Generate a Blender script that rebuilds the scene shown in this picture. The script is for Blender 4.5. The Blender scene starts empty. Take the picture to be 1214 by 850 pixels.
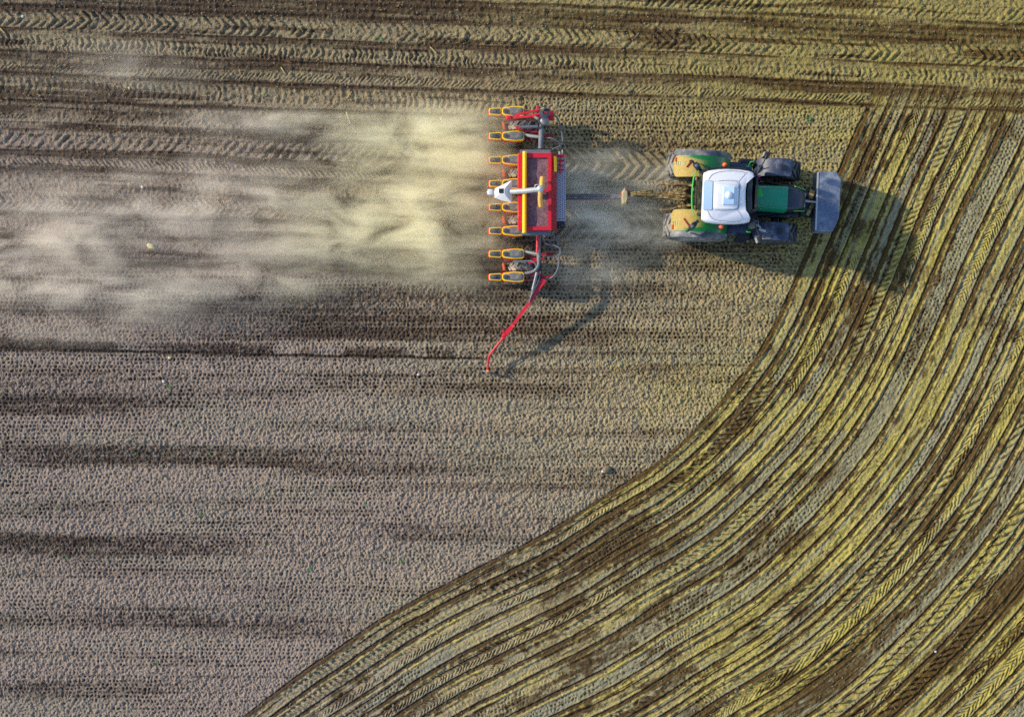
import bpy, bmesh, math, random
import numpy as np
from mathutils import Vector, Matrix
random.seed(7)
R_ = math.radians
SC = bpy.context.scene
COL = SC.collection

# ------------------------------------------------------------------ frame of reference
S = 36.6            # photo pixels per metre on the ground
H = 50.0            # drone height
def W(px, py, z=0.0):
    k = (H - z) / H / S
    return Vector(((px - 607) * k, (425 - py) * k, z))

# ------------------------------------------------------------------ helpers
def lin(c):
    return tuple(((x / 255) / 12.92 if x / 255 <= 0.04045 else ((x / 255 + 0.055) / 1.055) ** 2.4) for x in c)

def new_mat(name):
    m = bpy.data.materials.new(name); m.use_nodes = True
    nt = m.node_tree
    return m, nt, nt.nodes['Principled BSDF']

def node(nt, t, **kw):
    n = nt.nodes.new(t)
    for k, v in kw.items():
        if k.startswith('i_'):
            n.inputs[k[2:].replace('_', ' ')].default_value = v
        else:
            setattr(n, k, v)
    return n

def mth(nt, op, a, b=None, c=None, clamp=False):
    n = nt.nodes.new('ShaderNodeMath'); n.operation = op; n.use_clamp = clamp
    for i, x in enumerate((a, b, c)):
        if x is None: continue
        if isinstance(x, (int, float)): n.inputs[i].default_value = x
        else: nt.links.new(x, n.inputs[i])
    return n.outputs[0]

def mixc(nt, f, a, b, mode='MIX'):
    n = nt.nodes.new('ShaderNodeMix'); n.data_type = 'RGBA'; n.blend_type = mode
    for sock, x in ((n.inputs[0], f), (n.inputs[6], a), (n.inputs[7], b)):
        if isinstance(x, (int, float)): sock.default_value = x
        elif isinstance(x, tuple): sock.default_value = (*x, 1) if len(x) == 3 else x
        else: nt.links.new(x, sock)
    return n.outputs[2]

def smooth01(nt, x, a, b):
    n = nt.nodes.new('ShaderNodeMapRange'); n.interpolation_type = 'SMOOTHSTEP'
    n.inputs[1].default_value = a; n.inputs[2].default_value = b
    nt.links.new(x, n.inputs[0])
    return n.outputs[0]

DUST = lin((196, 170, 104))
def paint(name, rgb, rough=0.45, metal=0.0, dust=0.35, dustcol=DUST, scale=5.0, grad=None, var=0.12, coat=0.0):
    """painted / plastic / metal surface with uneven dust lying on it.
    grad=(axis, a, b): dust grows from a to b along that object axis"""
    m, nt, bs = new_mat(name)
    tc = node(nt, 'ShaderNodeTexCoord')
    nz = node(nt, 'ShaderNodeTexNoise', i_Scale=scale, i_Detail=6.0, i_Roughness=0.65)
    nt.links.new(tc.outputs['Object'], nz.inputs['Vector'])
    n2 = node(nt, 'ShaderNodeTexNoise', i_Scale=scale * 7, i_Detail=4.0, i_Roughness=0.7)
    nt.links.new(tc.outputs['Object'], n2.inputs['Vector'])
    base = lin(rgb)
    dark = tuple(x * (1 - 2.2 * var) for x in base); light = tuple(min(1, x * (1 + 1.4 * var)) for x in base)
    c = mixc(nt, smooth01(nt, n2.outputs[0], 0.3, 0.7), dark, light)
    geo = node(nt, 'ShaderNodeNewGeometry')
    sx = node(nt, 'ShaderNodeSeparateXYZ'); nt.links.new(geo.outputs['Normal'], sx.inputs[0])
    up = smooth01(nt, sx.outputs[2], -0.2, 0.9)
    f = mth(nt, 'MULTIPLY', smooth01(nt, nz.outputs[0], 0.75 - dust * 0.6, 1.0 - dust * 0.45), mth(nt, 'MULTIPLY_ADD', up, 0.7, 0.3))
    if grad:
        # grad may carry a 4th value: dust stays off a band beyond that |y|
        so = node(nt, 'ShaderNodeSeparateXYZ'); nt.links.new(tc.outputs['Object'], so.inputs[0])
        ax = {'x': 0, 'y': 1, 'z': 2}[grad[0]]
        pos = mth(nt, 'ADD', so.outputs[ax], mth(nt, 'MULTIPLY', mth(nt, 'SUBTRACT', nz.outputs[0], 0.5), 0.55))
        if len(grad) > 3:
            pos = mth(nt, 'ADD', pos, mth(nt, 'MULTIPLY', smooth01(nt, mth(nt, 'ABSOLUTE', so.outputs[1]), grad[3], grad[3] + .12), .55))
        g = smooth01(nt, pos, grad[1], grad[2])
        dustcol = mixc(nt, smooth01(nt, n2.outputs[0], .3, .75), tuple(v * .72 for v in dustcol), tuple(v * 1.15 for v in dustcol))
        f = mth(nt, 'MAXIMUM', mth(nt, 'MULTIPLY', f, 0.6), mth(nt, 'MULTIPLY', g, mth(nt, 'MULTIPLY_ADD', up, 0.75, 0.2)))
    c = mixc(nt, f, c, dustcol)
    nt.links.new(c, bs.inputs['Base Color'])
    r = mth(nt, 'MULTIPLY_ADD', f, 0.85 - rough, rough, clamp=True)
    nt.links.new(r, bs.inputs['Roughness'])
    bs.inputs['Metallic'].default_value = metal
    if coat: bs.inputs['Coat Weight'].default_value = coat
    bp = node(nt, 'ShaderNodeBump', i_Strength=0.12, i_Distance=0.01)
    nt.links.new(n2.outputs[0], bp.inputs['Height']); nt.links.new(bp.outputs[0], bs.inputs['Normal'])
    return m

class MB:
    def __init__(s): s.bm = bmesh.new()
    def _xf(s, vs, M):
        bmesh.ops.transform(s.bm, matrix=M, verts=vs)
    def box(s, c, size, rot=None, bev=0.0, seg=2):
        r = bmesh.ops.create_cube(s.bm, size=1.0); vs = r['verts']
        bmesh.ops.scale(s.bm, vec=Vector(size), verts=vs)
        if bev:
            es = list({e for v in vs for e in v.link_edges})
            rr = bmesh.ops.bevel(s.bm, geom=es, offset=bev, segments=seg, affect='EDGES', profile=0.5)
            vs = list({v for f in rr['faces'] for v in f.verts} | {v for v in vs if v.is_valid})
        M = Matrix.Translation(Vector(c))
        if rot: M = M @ (rot if isinstance(rot, Matrix) else Matrix.Rotation(rot, 4, 'Z'))
        s._xf(vs, M); return vs
    def loft(s, rings, cap0=True, cap1=True, closed=True):
        L = [[s.bm.verts.new(Vector(p)) for p in ring] for ring in rings]
        n = len(L[0])
        for a, b in zip(L[:-1], L[1:]):
            for i in range(n if closed else n - 1):
                j = (i + 1) % n
                try: s.bm.faces.new((a[i], a[j], b[j], b[i]))
                except ValueError: pass
        if cap0: s.bm.faces.new(list(reversed(L[0])))
        if cap1: s.bm.faces.new(L[-1])
        return [v for r in L for v in r]
    def prism(s, poly, z0, z1, inset=0.0, bev=0.0):
        """vertical extrusion of an xy outline; the top edge is drawn in by inset (chamfer height bev)"""
        cx = sum(p[0] for p in poly) / len(poly); cy = sum(p[1] for p in poly) / len(poly)
        def sh(k):
            return [(p[0] - k * (p[0] - cx) / max(1e-6, math.hypot(p[0] - cx, p[1] - cy)),
                     p[1] - k * (p[1] - cy) / max(1e-6, math.hypot(p[0] - cx, p[1] - cy))) for p in poly]
        rings = [[(x, y, z0) for x, y in poly]]
        if bev: rings.append([(x, y, z1 - bev) for x, y in sh(inset * 0.15)])
        if bev: rings.append([(x, y, z1 - bev * 0.35) for x, y in sh(inset * 0.5)])
        rings.append([(x, y, z1) for x, y in sh(inset)])
        return s.loft(rings)
    def tube(s, pts, r, n=8, r1=None):
        pts = [Vector(p) for p in pts]; rings = []
        up = Vector((0, 0, 1))
        for i, p in enumerate(pts):
            t = (pts[min(i + 1, len(pts) - 1)] - pts[max(i - 1, 0)]).normalized()
            a = t.cross(up)
            if a.length < 1e-3: a = t.cross(Vector((0, 1, 0)))
            a.normalize(); b = t.cross(a).normalized()
            rr = r if r1 is None else r + (r1 - r) * i / max(1, len(pts) - 1)
            rings.append([p + (a * math.cos(2 * math.pi * k / n) + b * math.sin(2 * math.pi * k / n)) * rr for k in range(n)])
        return s.loft(rings)
    def curve(s, ctrl, r, n=8, sub=8):
        """smooth hose through control points"""
        P = [Vector(c) for c in ctrl]; P = [P[0] * 2 - P[1]] + P + [P[-1] * 2 - P[-2]]
        out = []
        for i in range(1, len(P) - 2):
            for k in range(sub):
                t = k / sub
                out.append(0.5 * ((2 * P[i]) + (-P[i - 1] + P[i + 1]) * t + (2 * P[i - 1] - 5 * P[i] + 4 * P[i + 1] - P[i + 2]) * t * t + (-P[i - 1] + 3 * P[i] - 3 * P[i + 1] + P[i + 2]) * t ** 3))
        out.append(P[-2]); return s.tube(out, r, n)
    def beam(s, p0, p1, w, h, w1=None, h1=None, bev=0):
        """rectangular bar between two points"""
        p0 = Vector(p0); p1 = Vector(p1); t = (p1 - p0).normalized()
        a = Vector((0, 0, 1)).cross(t)
        if a.length < 1e-3: a = Vector((0, 1, 0))
        a.normalize(); b = t.cross(a).normalized()
        w1 = w if w1 is None else w1; h1 = h if h1 is None else h1
        rg = [[p + a * x * ww / 2 + b * y * hh / 2 for x, y in ((-1, -1), (1, -1), (1, 1), (-1, 1))] for p, ww, hh in ((p0, w, h), (p1, w1, h1))]
        return s.loft(rg)
    def lathe(s, prof, c=(0, 0, 0), n=32, axis='y', closed=True):
        """prof: (radius, offset along the axis)"""
        rings = []
        for r, a in prof:
            ring = []
            for k in range(n):
                t = 2 * math.pi * k / n
                x, z = r * math.cos(t), r * math.sin(t)
                p = (x, a, z) if axis == 'y' else ((a, x, z) if axis == 'x' else (x, z, a))
                ring.append(Vector(p) + Vector(c))
            rings.append(ring)
        if closed: rings.append(rings[0])
        L = [[s.bm.verts.new(p) for p in ring] for ring in (rings[:-1] if closed else rings)]
        if closed: L.append(L[0])
        for a, b in zip(L[:-1], L[1:]):
            for i in range(n):
                j = (i + 1) % n
                s.bm.faces.new((a[i], a[j], b[j], b[i]))
        if not closed:
            if prof[0][0] > 1e-4: s.bm.faces.new(L[0])
            if prof[-1][0] > 1e-4: s.bm.faces.new(L[-1])
    def ball(s, c, r, sc=(1, 1, 1), sub=2):
        rr = bmesh.ops.create_icosphere(s.bm, subdivisions=sub, radius=r)
        s._xf(rr['verts'], Matrix.Translation(Vector(c)) @ Matrix.Diagonal((*sc, 1)))
        return rr['verts']
    def build(s, name, mat, parent=None, smooth=None, loc=None, each=False):
        bm = s.bm
        bmesh.ops.recalc_face_normals(bm, faces=bm.faces[:])
        if each:                                  # every loose piece becomes an object of its own
            bm.verts.index_update(); seen = set(); out = []
            for v in bm.verts:
                if v.index in seen: continue
                st = [v]; comp = []; seen.add(v.index)
                while st:
                    w = st.pop(); comp.append(w)
                    for e in w.link_edges:
                        o_ = e.other_vert(w)
                        if o_.index not in seen: seen.add(o_.index); st.append(o_)
                m_ = MB(); mp = {w.index: m_.bm.verts.new(w.co) for w in comp}
                for f in {f for w in comp for f in w.link_faces}: m_.bm.faces.new([mp[w.index] for w in f.verts])
                out.append(m_.build(name, mat, parent, smooth, loc))
            bm.free(); return out
        me = bpy.data.meshes.new(name); bm.to_mesh(me); bm.free()
        me.materials.append(mat)
        if smooth is not None:
            me.polygons.foreach_set('use_smooth', [True] * len(me.polygons))
            me.set_sharp_from_angle(angle=R_(smooth))
        o = bpy.data.objects.new(name, me); COL.objects.link(o)
        if parent is not None: o.parent = parent
        if loc is not None: o.location = loc
        return o

def empty(name, loc, rz=0.0):
    o = bpy.data.objects.new(name, None); COL.objects.link(o)
    o.location = loc; o.rotation_euler = (0, 0, rz); o.empty_display_size = 0.3
    return o
def tag(o, label=None, cat=None, group=None, kind=None):
    for k, v in (('label', label), ('category', cat), ('group', group), ('kind', kind)):
        if v: o[k] = v
    return o
def copy_to(o, parent, loc):
    c = o.copy(); COL.objects.link(c); c.parent = parent; c.location = loc
    return c

# ================================================================== GROUND (height field)
rng = np.random.default_rng(11)
TAB = rng.random((8, 256, 256)).astype(np.float32)
def vn(u, v, seed=0):
    """value noise in -1..1 on a unit lattice"""
    T = TAB[seed % 8]; off = 37 * (seed // 8)
    iu = np.floor(u); iv = np.floor(v)
    fu = (u - iu).astype(np.float32); fv = (v - iv).astype(np.float32)
    iu = iu.astype(np.int64) + off; iv = iv.astype(np.int64) + off * 3
    fu = fu * fu * (3 - 2 * fu); fv = fv * fv * (3 - 2 * fv)
    a = T[iu & 255, iv & 255]; b = T[(iu + 1) & 255, iv & 255]
    c = T[iu & 255, (iv + 1) & 255]; d = T[(iu + 1) & 255, (iv + 1) & 255]
    return ((a + (b - a) * fu) * (1 - fv) + (c + (d - c) * fu) * fv) * 2 - 1
def fbm(u, v, seed=0, o=3, g=0.55):
    r = 0; a = 1.0; t = 0
    for k in range(o):
        r = r + a * vn(u * 2.03 ** k + 17.3 * k, v * 2.03 ** k - 9.1 * k, seed + k); t += a; a *= g
    return r / t
def sst(x, a, b):
    t = np.clip((x - a) / (b - a), 0, 1); return t * t * (3 - 2 * t)
def hash2(i, j, seed=0):
    return TAB[seed % 8][(i.astype(np.int64) * 7 + 13 * seed) & 255, (j.astype(np.int64) * 3 + 5 * seed) & 255]
def bell(x, w): return np.exp(-(x / w) ** 2)
def comb(ph, k=2.5): return 0.5 + 0.5 * np.tanh(k * np.sin(2 * np.pi * ph))

# edge of the curved, already drilled headland (photo pixels on the ground)
CURVE = [(60, 1060), (130, 992), (180, 945), (230, 898), (287, 850), (340, 808), (400, 768), (470, 722), (560, 675), (640, 635), (700, 597), (770, 555),
         (817, 514), (866, 461), (905, 407), (935, 346), (958, 290), (982, 230), (1003, 180), (1022, 138), (1045, 85), (1068, 30), (1092, -30), (1120, -100), (1160, -200)]
def spline_pts(P, n=40):
    P = np.array([P[0]] + list(P) + [P[-1]], float); out = []
    for i in range(1, len(P) - 2):
        for k in range(n):
            t = k / n
            out.append(0.5 * (2 * P[i] + (P[i + 1] - P[i - 1]) * t + (2 * P[i - 1] - 5 * P[i] + 4 * P[i + 1] - P[i + 2]) * t * t + (3 * P[i] - P[i - 1] - 3 * P[i + 1] + P[i + 2]) * t ** 3))
    return np.array(out)
CP = spline_pts(CURVE)
# ease the bends so that the offset rows stay smooth
for _ in range(60):
    CP[1:-1] = 0.25 * CP[:-2] + 0.5 * CP[1:-1] + 0.25 * CP[2:]
CT = np.gradient(CP, axis=0); CT /= np.linalg.norm(CT, axis=1)[:, None]
CN = np.stack([-CT[:, 1], CT[:, 0]], 1)          # towards lower right
CS = np.concatenate([[0], np.cumsum(np.linalg.norm(np.diff(CP, axis=0), axis=1))])

def curve_coords(x, y):
    """signed offset d (px, + inside the headland) and arc length s, coarse lattice then bilinear"""
    st = 6.0
    gx = np.arange(-260, 1480, st); gy = np.arange(-260, 1120, st)
    GX, GY = np.meshgrid(gx, gy, indexing='ij'); q = np.stack([GX.ravel(), GY.ravel()], 1)
    D = np.empty(len(q)); A = np.empty(len(q))
    for i in range(0, len(q), 4000):
        b = q[i:i + 4000]
        dd = ((b[:, None, :] - CP[None]) ** 2).sum(2); k = dd.argmin(1)
        rel = b - CP[k]
        sg = (rel * CN[k]).sum(1)
        D[i:i + 4000] = np.sign(sg) * np.sqrt(dd[np.arange(len(b)), k]); A[i:i + 4000] = CS[k] + (rel * CT[k]).sum(1)
    D = D.reshape(GX.shape); A = A.reshape(GX.shape)
    u = np.clip((x - gx[0]) / st, 0, len(gx) - 1.001); v = np.clip((y - gy[0]) / st, 0, len(gy) - 1.001)
    i = u.astype(int); j = v.astype(int); fu = u - i; fv = v - j
    def bl(G): return (G[i, j] * (1 - fu) + G[i + 1, j] * fu) * (1 - fv) + (G[i, j + 1] * (1 - fu) + G[i + 1, j + 1] * fu) * fv
    return bl(D), bl(A)

STEP = 0.75
def axis(lo, hi):
    a = np.arange(lo, hi + STEP / 2, STEP)
    g = STEP * 1.6 ** np.arange(1, 28); g = np.cumsum(g); g = g[g < 60000]
    return np.concatenate([lo - g[::-1], a, hi + g])
ax = axis(-36, 1250); ay = axis(-36, 886)
NX, NY = len(ax), len(ay)
X, Y = np.meshgrid(ax, ay, indexing='ij'); X = X.ravel(); Y = Y.ravel()
far = np.maximum(np.maximum(-60 - X, X - 1274), np.maximum(-60 - Y, Y - 910))
near = (1 - sst(far, -24, 120)).astype(np.float32)
# keep the functions cheap and bounded far away
Xc = np.clip(X, -400, 1600); Yc = np.clip(Y, -400, 1250)
X0, Y0 = X, Y
X, Y = Xc, Yc

D, A = curve_coords(X, Y)
V = Y - 0.034 * X - 4e-6 * X * X + 1.3 * vn(X / 170, Y / 70, 1)          # height across the old straight tracks
VF = Y - 0.004 * X + 1.0 * vn(X / 240, Y / 80, 2)                         # rolled field rows are nearly level

# zone weights
behind = 1 - sst(X, 600, 640)
low_edge = np.where(X < 620, 316.0, 90.0)
wT = 1 - sst(V, low_edge - 4, low_edge + 4)
wT = np.clip(wT, 0, 1)
inC = sst(D + 1.2 * vn(A / 30, D / 30, 3), -1.0, 1.5)
wC = inC * np.maximum(sst(V + 5 * vn(X / 9, Y / 9, 7), 80, 98), 0.42 * sst(V, 48, 66) * (1 - sst(V, 84, 88)))
wT = wT * (1 - wC)
wF = np.clip(1 - wT - wC, 0, 1)

h = np.zeros_like(X); moist_shade = np.zeros_like(X); crumb = np.zeros_like(X)

# ---- rolled field: rings of the packer leave rows of pits
def pits(u, v, pu, pv, seed, amp, drift=0.35):
    row = np.floor(v / pv); fr = v / pv - row
    n = 512; r = np.random.default_rng(seed)
    walk = np.cumsum(drift + 0.20 * r.standard_normal(n))
    ph = u / pu + walk[np.clip(row.astype(int) + 200, 0, n - 1)] + 0.30 * vn(u / 22, row * 0.77, seed)
    cell = np.floor(ph)
    a = 0.20 + 1.05 * hash2(cell, row, seed)
    w = (0.5 - 0.5 * np.cos(2 * np.pi * fr))
    p = (0.5 - 0.5 * np.cos(2 * np.pi * ph)) ** 1.3
    return -amp * a * w * p
jx = 1.3 * fbm(X / 11, Y / 11, 4, 2) + 1.25 * vn(X / 4.2, Y / 4.2, 12); jy = 1.1 * fbm(X / 12, Y / 12, 5, 2) + 1.0 * vn(X / 4.2, Y / 4.0, 13)
patch = sst(0.6 * vn(X / 130, VF / 24, 6) + 0.7 * fbm(X / 16, VF / 9, 3, 2), -0.45, 0.35)
F = pits(X + jx, VF + jy, 5.1, 4.7, 21, 0.060) * (0.25 + 0.75 * patch); pit_shade = np.clip(-F / 0.035, 0, 1)  # pit mask, used to paint shade into the hollows
F += 0.042 * fbm(X / 2.4, Y / 2.4, 7, 2) * (1.30 - 0.5 * patch) + 0.02 * np.maximum(0, vn(X / 7, Y / 6, 3) - .45)
F += 0.045 * np.maximum(0, vn(X / 3.3, Y / 3.3, 8) - 0.40) * (1.35 - patch)
F += 0.012 * vn(X / 300, VF / 14, 9)
h += wF * F

# level dark streaks on the rolled field: x0, x1, y, half width, depth of damp
STREAKS = [(-60, 270, 311, 6, .75), (60, 320, 372, 8, .35), (190, 640, 352, 12, .55), (330, 700, 383, 9, .40), (240, 560, 396, 5, .45), (-60, 60, 366, 5, .55), (30, 160, 366, 4, .35),
           (350, 620, 455, 7, .42), (-60, 230, 479, 8, .50), (330, 620, 507, 5, .42), (-60, 390, 542, 9, .60), (300, 640, 545, 6, .38), (330, 880, 561, 5, .40), (40, 160, 598, 5, .30),
           (-60, 330, 646, 9, .75), (430, 640, 631, 7, .45), (560, 660, 611, 5, .25), (-60, 420, 737, 6, .62), (0, 330, 722, 5, .3), (290, 420, 714, 9, .3), (-60, 250, 775, 3, .3), (-60, 200, 818, 8, .62), (130, 320, 812, 7, .3),
           (560, 760, 421, 3, .45), (560, 860, 345, 8, .35), (660, 900, 160, 12, .35), (700, 1000, 175, 10, .3), (560, 900, 470, 5, .22), (640, 820, 512, 7, .22), (160, 360, 333, 5, .4)]
for i, (x0, x1, yc, hw, am) in enumerate(STREAKS):
    hw *= 1.5
    e = sst(X, x0 - 40, x0 + 60) * (1 - sst(X, x1 - 110, x1 + 40))
    dy = (VF - (yc - 0.004 * (x0 + x1) / 2) + 0.8 * vn(X / 90, Y * 0 + i, 3)) / hw
    edge = sst(dy, -1.25, -0.75) * (1 - sst(dy, 0.35, 1.45)) if i % 2 else sst(dy, -1.5, -0.4) * (1 - sst(dy, 0.7, 1.25))
    mm = am * 1.3 * e * edge * (0.74 + 0.22 * vn(X / 60, VF / 5, i) + 0.16 * fbm(X / 5, VF / 3, i, 2))
    moist_shade += wF * mm * (0.62 + 0.62 * pit_shade) * (0.8 + 0.5 * vn(X / 3.1, Y / 3.1, i)); h -= wF * 0.05 * e * am * np.exp(-dy ** 2)
moist_shade += wF * (0.32 * sst(fbm(X / 210, VF / 6.5, 3, 3), 0.0, 0.5) + 0.36 * sst(fbm(X / 330, VF / 22, 6, 2), -0.1, 0.6) + 0.10) * (0.6 + 0.7 * pit_shade) + wF * 0.16 * pit_shade  # damp bands, plus shade painted into the pits by their depth

# marker groove of the last pass, with thrown-up damp crumbs above it
yg = 413 + 0.028 * X - 1.2e-5 * X * X + 1.6 * fbm(X / 20, X * 0 + .5, 2, 2)
g = (Y - yg)
gx = (1 - sst(X, 560, 600)) * wF
gaps = sst(vn(X / 26, X * 0 + 3.3, 5) + 0.45 - X / 900, -0.25, 0.2)
moist_shade += gx * gaps * 1.0 * np.exp(-np.abs((g + 5) / 6.5) ** 3) * (1.0 - X / 900) * (0.85 + 0.5 * fbm(X / 6, Y / 4, 2, 2))
moist_shade += gx * 0.8 * bell(g, 1.4)
h += gx * (-0.055 * bell(g, 1.6) + 0.05 * bell(g + 5, 4) * gaps * np.clip(fbm(X / 5, Y / 4, 9, 2) + .3, 0, 1) + 0.025 * bell(g - 3, 2))

# ---- straight tracks along the top (v at x = 0)
BRK = fbm(X / 10, Y / 5.5, 9, 2); WX = 1.5 * fbm(X / 5.5, Y / 5.5, 12, 2); WV = 1.1 * fbm(X / 6.5, Y / 6.5, 14, 2)
T = 0.030 * fbm(X / 3.4, Y / 3.4, 10, 3) + 0.075 * np.maximum(0, vn(X / 5, Y / 4.2, 11) - 0.36) + 0.014 * fbm(X / 40, V / 8, 12, 2)
Tm = np.zeros_like(X)
def brk(seed, L=90): return 0.45 + 0.75 * sst(vn(X / L, V / 30, seed), -0.5, 0.45)
def lugs(vc, hw, P, amp, kind, k=1.0, seed=0):
    global T
    t = V - vc
    wn = sst(t, -hw - 1, -hw + 1.5) * (1 - sst(t, hw - 1.5, hw + 1))
    bk_ = 0.25 + 0.85 * sst(BRK + 0.3 * vn(X / 40, V / 20, seed + 2), -0.45, 0.30)
    t = t + WV
    xx = X + 1.4 * vn(X / 14, V / 10, seed) + WX
    if kind == '>': ph = (xx + k * np.abs(t)) / P
    elif kind == '<': ph = (xx - k * np.abs(t)) / P
    elif kind == '/': ph = (xx + k * t) / P
    else: ph = (xx - k * t) / P
    alt = 0.45 + 0.9 * hash2(np.floor(ph), np.floor(ph) * 0 + seed, seed)
    T += wn * brk(seed) * bk_ * (0.74 * amp * alt * (comb(ph, 2.0) - 0.5)) - wn * amp * 0.30
def groove(vc, w, depth, m, mw=None, seed=0, L=120):
    global T, Tm
    t = V - vc + 0.8 * vn(X / 35, X * 0 + vc, seed)
    on = sst(vn(X / L, X * 0 + vc * 1.7, seed + 3), -0.75, 0.15) * 0.8 + 0.2
    T += -depth * bell(t, w) * on + 0.35 * depth * bell(t - 2.2 * w, w) * on
    Tm += m * on * np.exp(-np.abs(t / (mw or 1.6 * w)) ** 2.4) * (0.65 + 0.5 * fbm(X / 12, V / 4, seed, 2))
lugs(-52, 10, 11, .07, '<', 1.1, 1); lugs(-29, 8, 8.5, .07, '/', .9, 2)
groove(-17, 1.8, .05, .6, 3, 1); groove(-9, 2.0, .05, .8, 4, 2); groove(-1.5, 1.8, .05, .5, 5, 3); groove(6, 2.2, .06, 1.0, 4, 4)
lugs(16, 9.5, 10.5, .085, '\\', 1.0, 3) if False else lugs(20.5, 11, 10.2, .10, '>', 1.0, 3)
groove(33.5, 1.2, .04, .6, 1.6, 5); groove(36.5, 1.6, .04, .55, 4, 6, 60)
lugs(47, 6, 7.3, .075, '>', .5, 5); lugs(53, 5, 5.2, .055, '<', .4, 6)
groove(61.5, 1.5, .06, 1.0, 3.2, 7); groove(68, 2.2, .04, .55, 5, 8, 50)
lugs(79, 4.5, 5.2, .06, '/', .9, 7); groove(87.5, 1.6, .06, .85, 3.5, 9)
lugs(101, 9, 7.8, .05, '>', .3, 8)
LB = behind
Tk, Tmk = T.copy(), Tm.copy()
groove(118, 1.4, .05, .75, 3.0, 10); groove(130, 3, .03, .65, 7, 11, 80); lugs(137, 3, 5.5, .03, '/', .8, 9); groove(142, 1.0, -.035, 0, None, 12)
groove(148, 3, .03, .75, 5, 13, 160); lugs(166.5, 9.5, 11.2, .13, '/', .85, 10); groove(178.5, 1.5, .04, .7, 2.6, 14); groove(183, 2, .03, .5, 4, 15, 40)
lugs(191, 5, 6.0, .075, '\\', .9, 11); groove(200.5, 1.5, .05, .75, 3, 16); groove(206, 3, .02, .35, 5, 17, 60)
lugs(219, 7, 6.4, .035, '>', .3, 12); lugs(238, 10, 8.0, .09, '>', .95, 13); groove(252, 1.8, .055, .9, 3.2, 18)
lugs(265, 8, 6.8, .04, '>', .3, 14); groove(277, 1.8, .045, .8, 4, 19, 60); lugs(291, 7, 5.6, .055, '<', .9, 15); groove(304, 3, .05, .8, 6, 20, 200)
T = Tk + (T - Tk) * LB; Tm = Tmk + (Tm - Tmk) * LB
Tm += 0.50 * sst(fbm(X / 110, V / 7, 13, 3), 0.02, 0.5) + 0.24
h += wT * T; moist_shade += wT * Tm

# fresh wheel marks between the drill and the tractor
def wheelmark(yc, hw, P, amp, slope):
    t = Y - (yc + slope * (X - 740))
    wn = sst(t, -hw - 1, -hw + 2) * (1 - sst(t, hw - 2, hw + 1)) * sst(X, 640, 670) * (1 - sst(X, 815, 830))
    ph = (X + 1.2 * vn(X / 12, Y / 9, 4) + 0.95 * np.abs(t)) / P
    return wn, wn * (amp * (comb(ph) - 0.5) - amp * 0.4)
for yc in (196, 268):
    wn, dh = wheelmark(yc, 17, 12.0, .11, 0.03)
    h = h * (1 - 0.75 * wn) + dh

# ---- the curved headland: drill rows
sp = 20.6 + 2.6 * sst(A, 1000, 1750)
d = (D + 1.6 * vn(A / 120, D / 60, 5) + 0.45 * vn(A / 18, D / 24, 6)) / sp
E = []
x = 0.0
rj = np.random.default_rng(5)
while x < 70:
    for k in range(8):
        E.append(x + (0.07 * rj.standard_normal() if len(E) else 0)); x += 1.0
    x += 0.46
E = np.array(E)
idx = np.clip(np.searchsorted(E, d) - 1, 0, len(E) - 2)
width = E[idx + 1] - E[idx]
t = d - E[idx]                        # row units from the disc slot
bk = width - t
seg = A / 300 + idx * 0.37
ty = (hash2(np.floor(seg), idx, 1) * 4).astype(int)
TYPES = {0: 0, 1: 1, 2: 2, 3: 1, 4: 3, 5: 2, 6: 0, 7: 1}
for k, v_ in TYPES.items():
    ty = np.where((idx == k) & (A > 1050), v_, ty)
ty = np.where(width > 1.3, 1, ty)
Dp = D
bodyw = sst(t, .40, .50) * (1 - sst(bk, .02, .09) * 0 ) * sst(bk, .05, .12)
sub = sst(vn(A / 140, idx * 1.3, 2), -.25, .1)
Cc = -0.060 * bell(t, .050) - 0.034 * bell(t - .52, .035) * sub + 0.014 * bell(t - .46, .03) * sub - 0 * bell(t - .56, .03) * sst(vn(A / 90, idx * 1.3, 2), -.3, .2) - 0.03 * sst(bk, .10, .0) * 0
Cc += 0.020 * bell(bk - .07, .05)
Cc += -0.016 * sst(t, .02, .06) * (1 - sst(t, .24, .32))
cl = fbm(A / 9, D / 3.2, 3, 2)
Cc += 0.040 * bell(t - .31, .06) * np.clip(0.55 + 1.1 * cl, 0, 1.4)
Cc += -0.03 * bell(t - .46, .08) * sst(vn(A / 30, idx * 1.7, 4), -.4, .4)
Cc += 0.010 * bell(t - .68, .13)
body = np.where(ty == 0, 0.012 * fbm(A / 3.5, D / 3.5, 2, 2), 0)
body = np.where(ty == 1, pits(A + jx, D + jy, 4.9, 4.4, 31, 0.060, .45), body)
body = np.where(ty == 2, 0.062 * (comb((A + 1.3 * np.abs(t - .68) * sp + 1.2 * vn(A / 9, D / 9, 2) + 0.9 * WX) / 5.2, 1.5) - .6) * (.35 + .65 * sst(BRK, -.4, .3)), body)
body = np.where(ty == 3, 0.085 * (comb((A + 1.5 * vn(A / 13, D / 9, 1) - .8 * D + 0.8 * WX) / 7.8, 1.7) - .6), body)
Cc += bodyw * body * (0.25 + 0.85 * sst(vn(A / 60, idx * 2.3, 5) + 0.35 * BRK, -.35, .25))
Cc += 0.024 * fbm(A / 3.8, D / 2.4, 5, 3) + 0.06 * np.maximum(0, vn(A / 4.5, D / 4.0, 6) - .38)
ps = 0.55 + 0.6 * fbm(A / 60, idx * 1.31, 7, 2)
t_keep = t; t = t + 0.09 * fbm(X / 3.2, Y / 3.2, 8, 2) + 0.05 * fbm(A / 14, D / 6, 4, 2)
Cm = np.clip(ps + .15, .30, 1.15) * sst(t, -.03, .02) * (1 - sst(t, .17, .30)) * (0.92 + 0.5 * cl)
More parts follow.
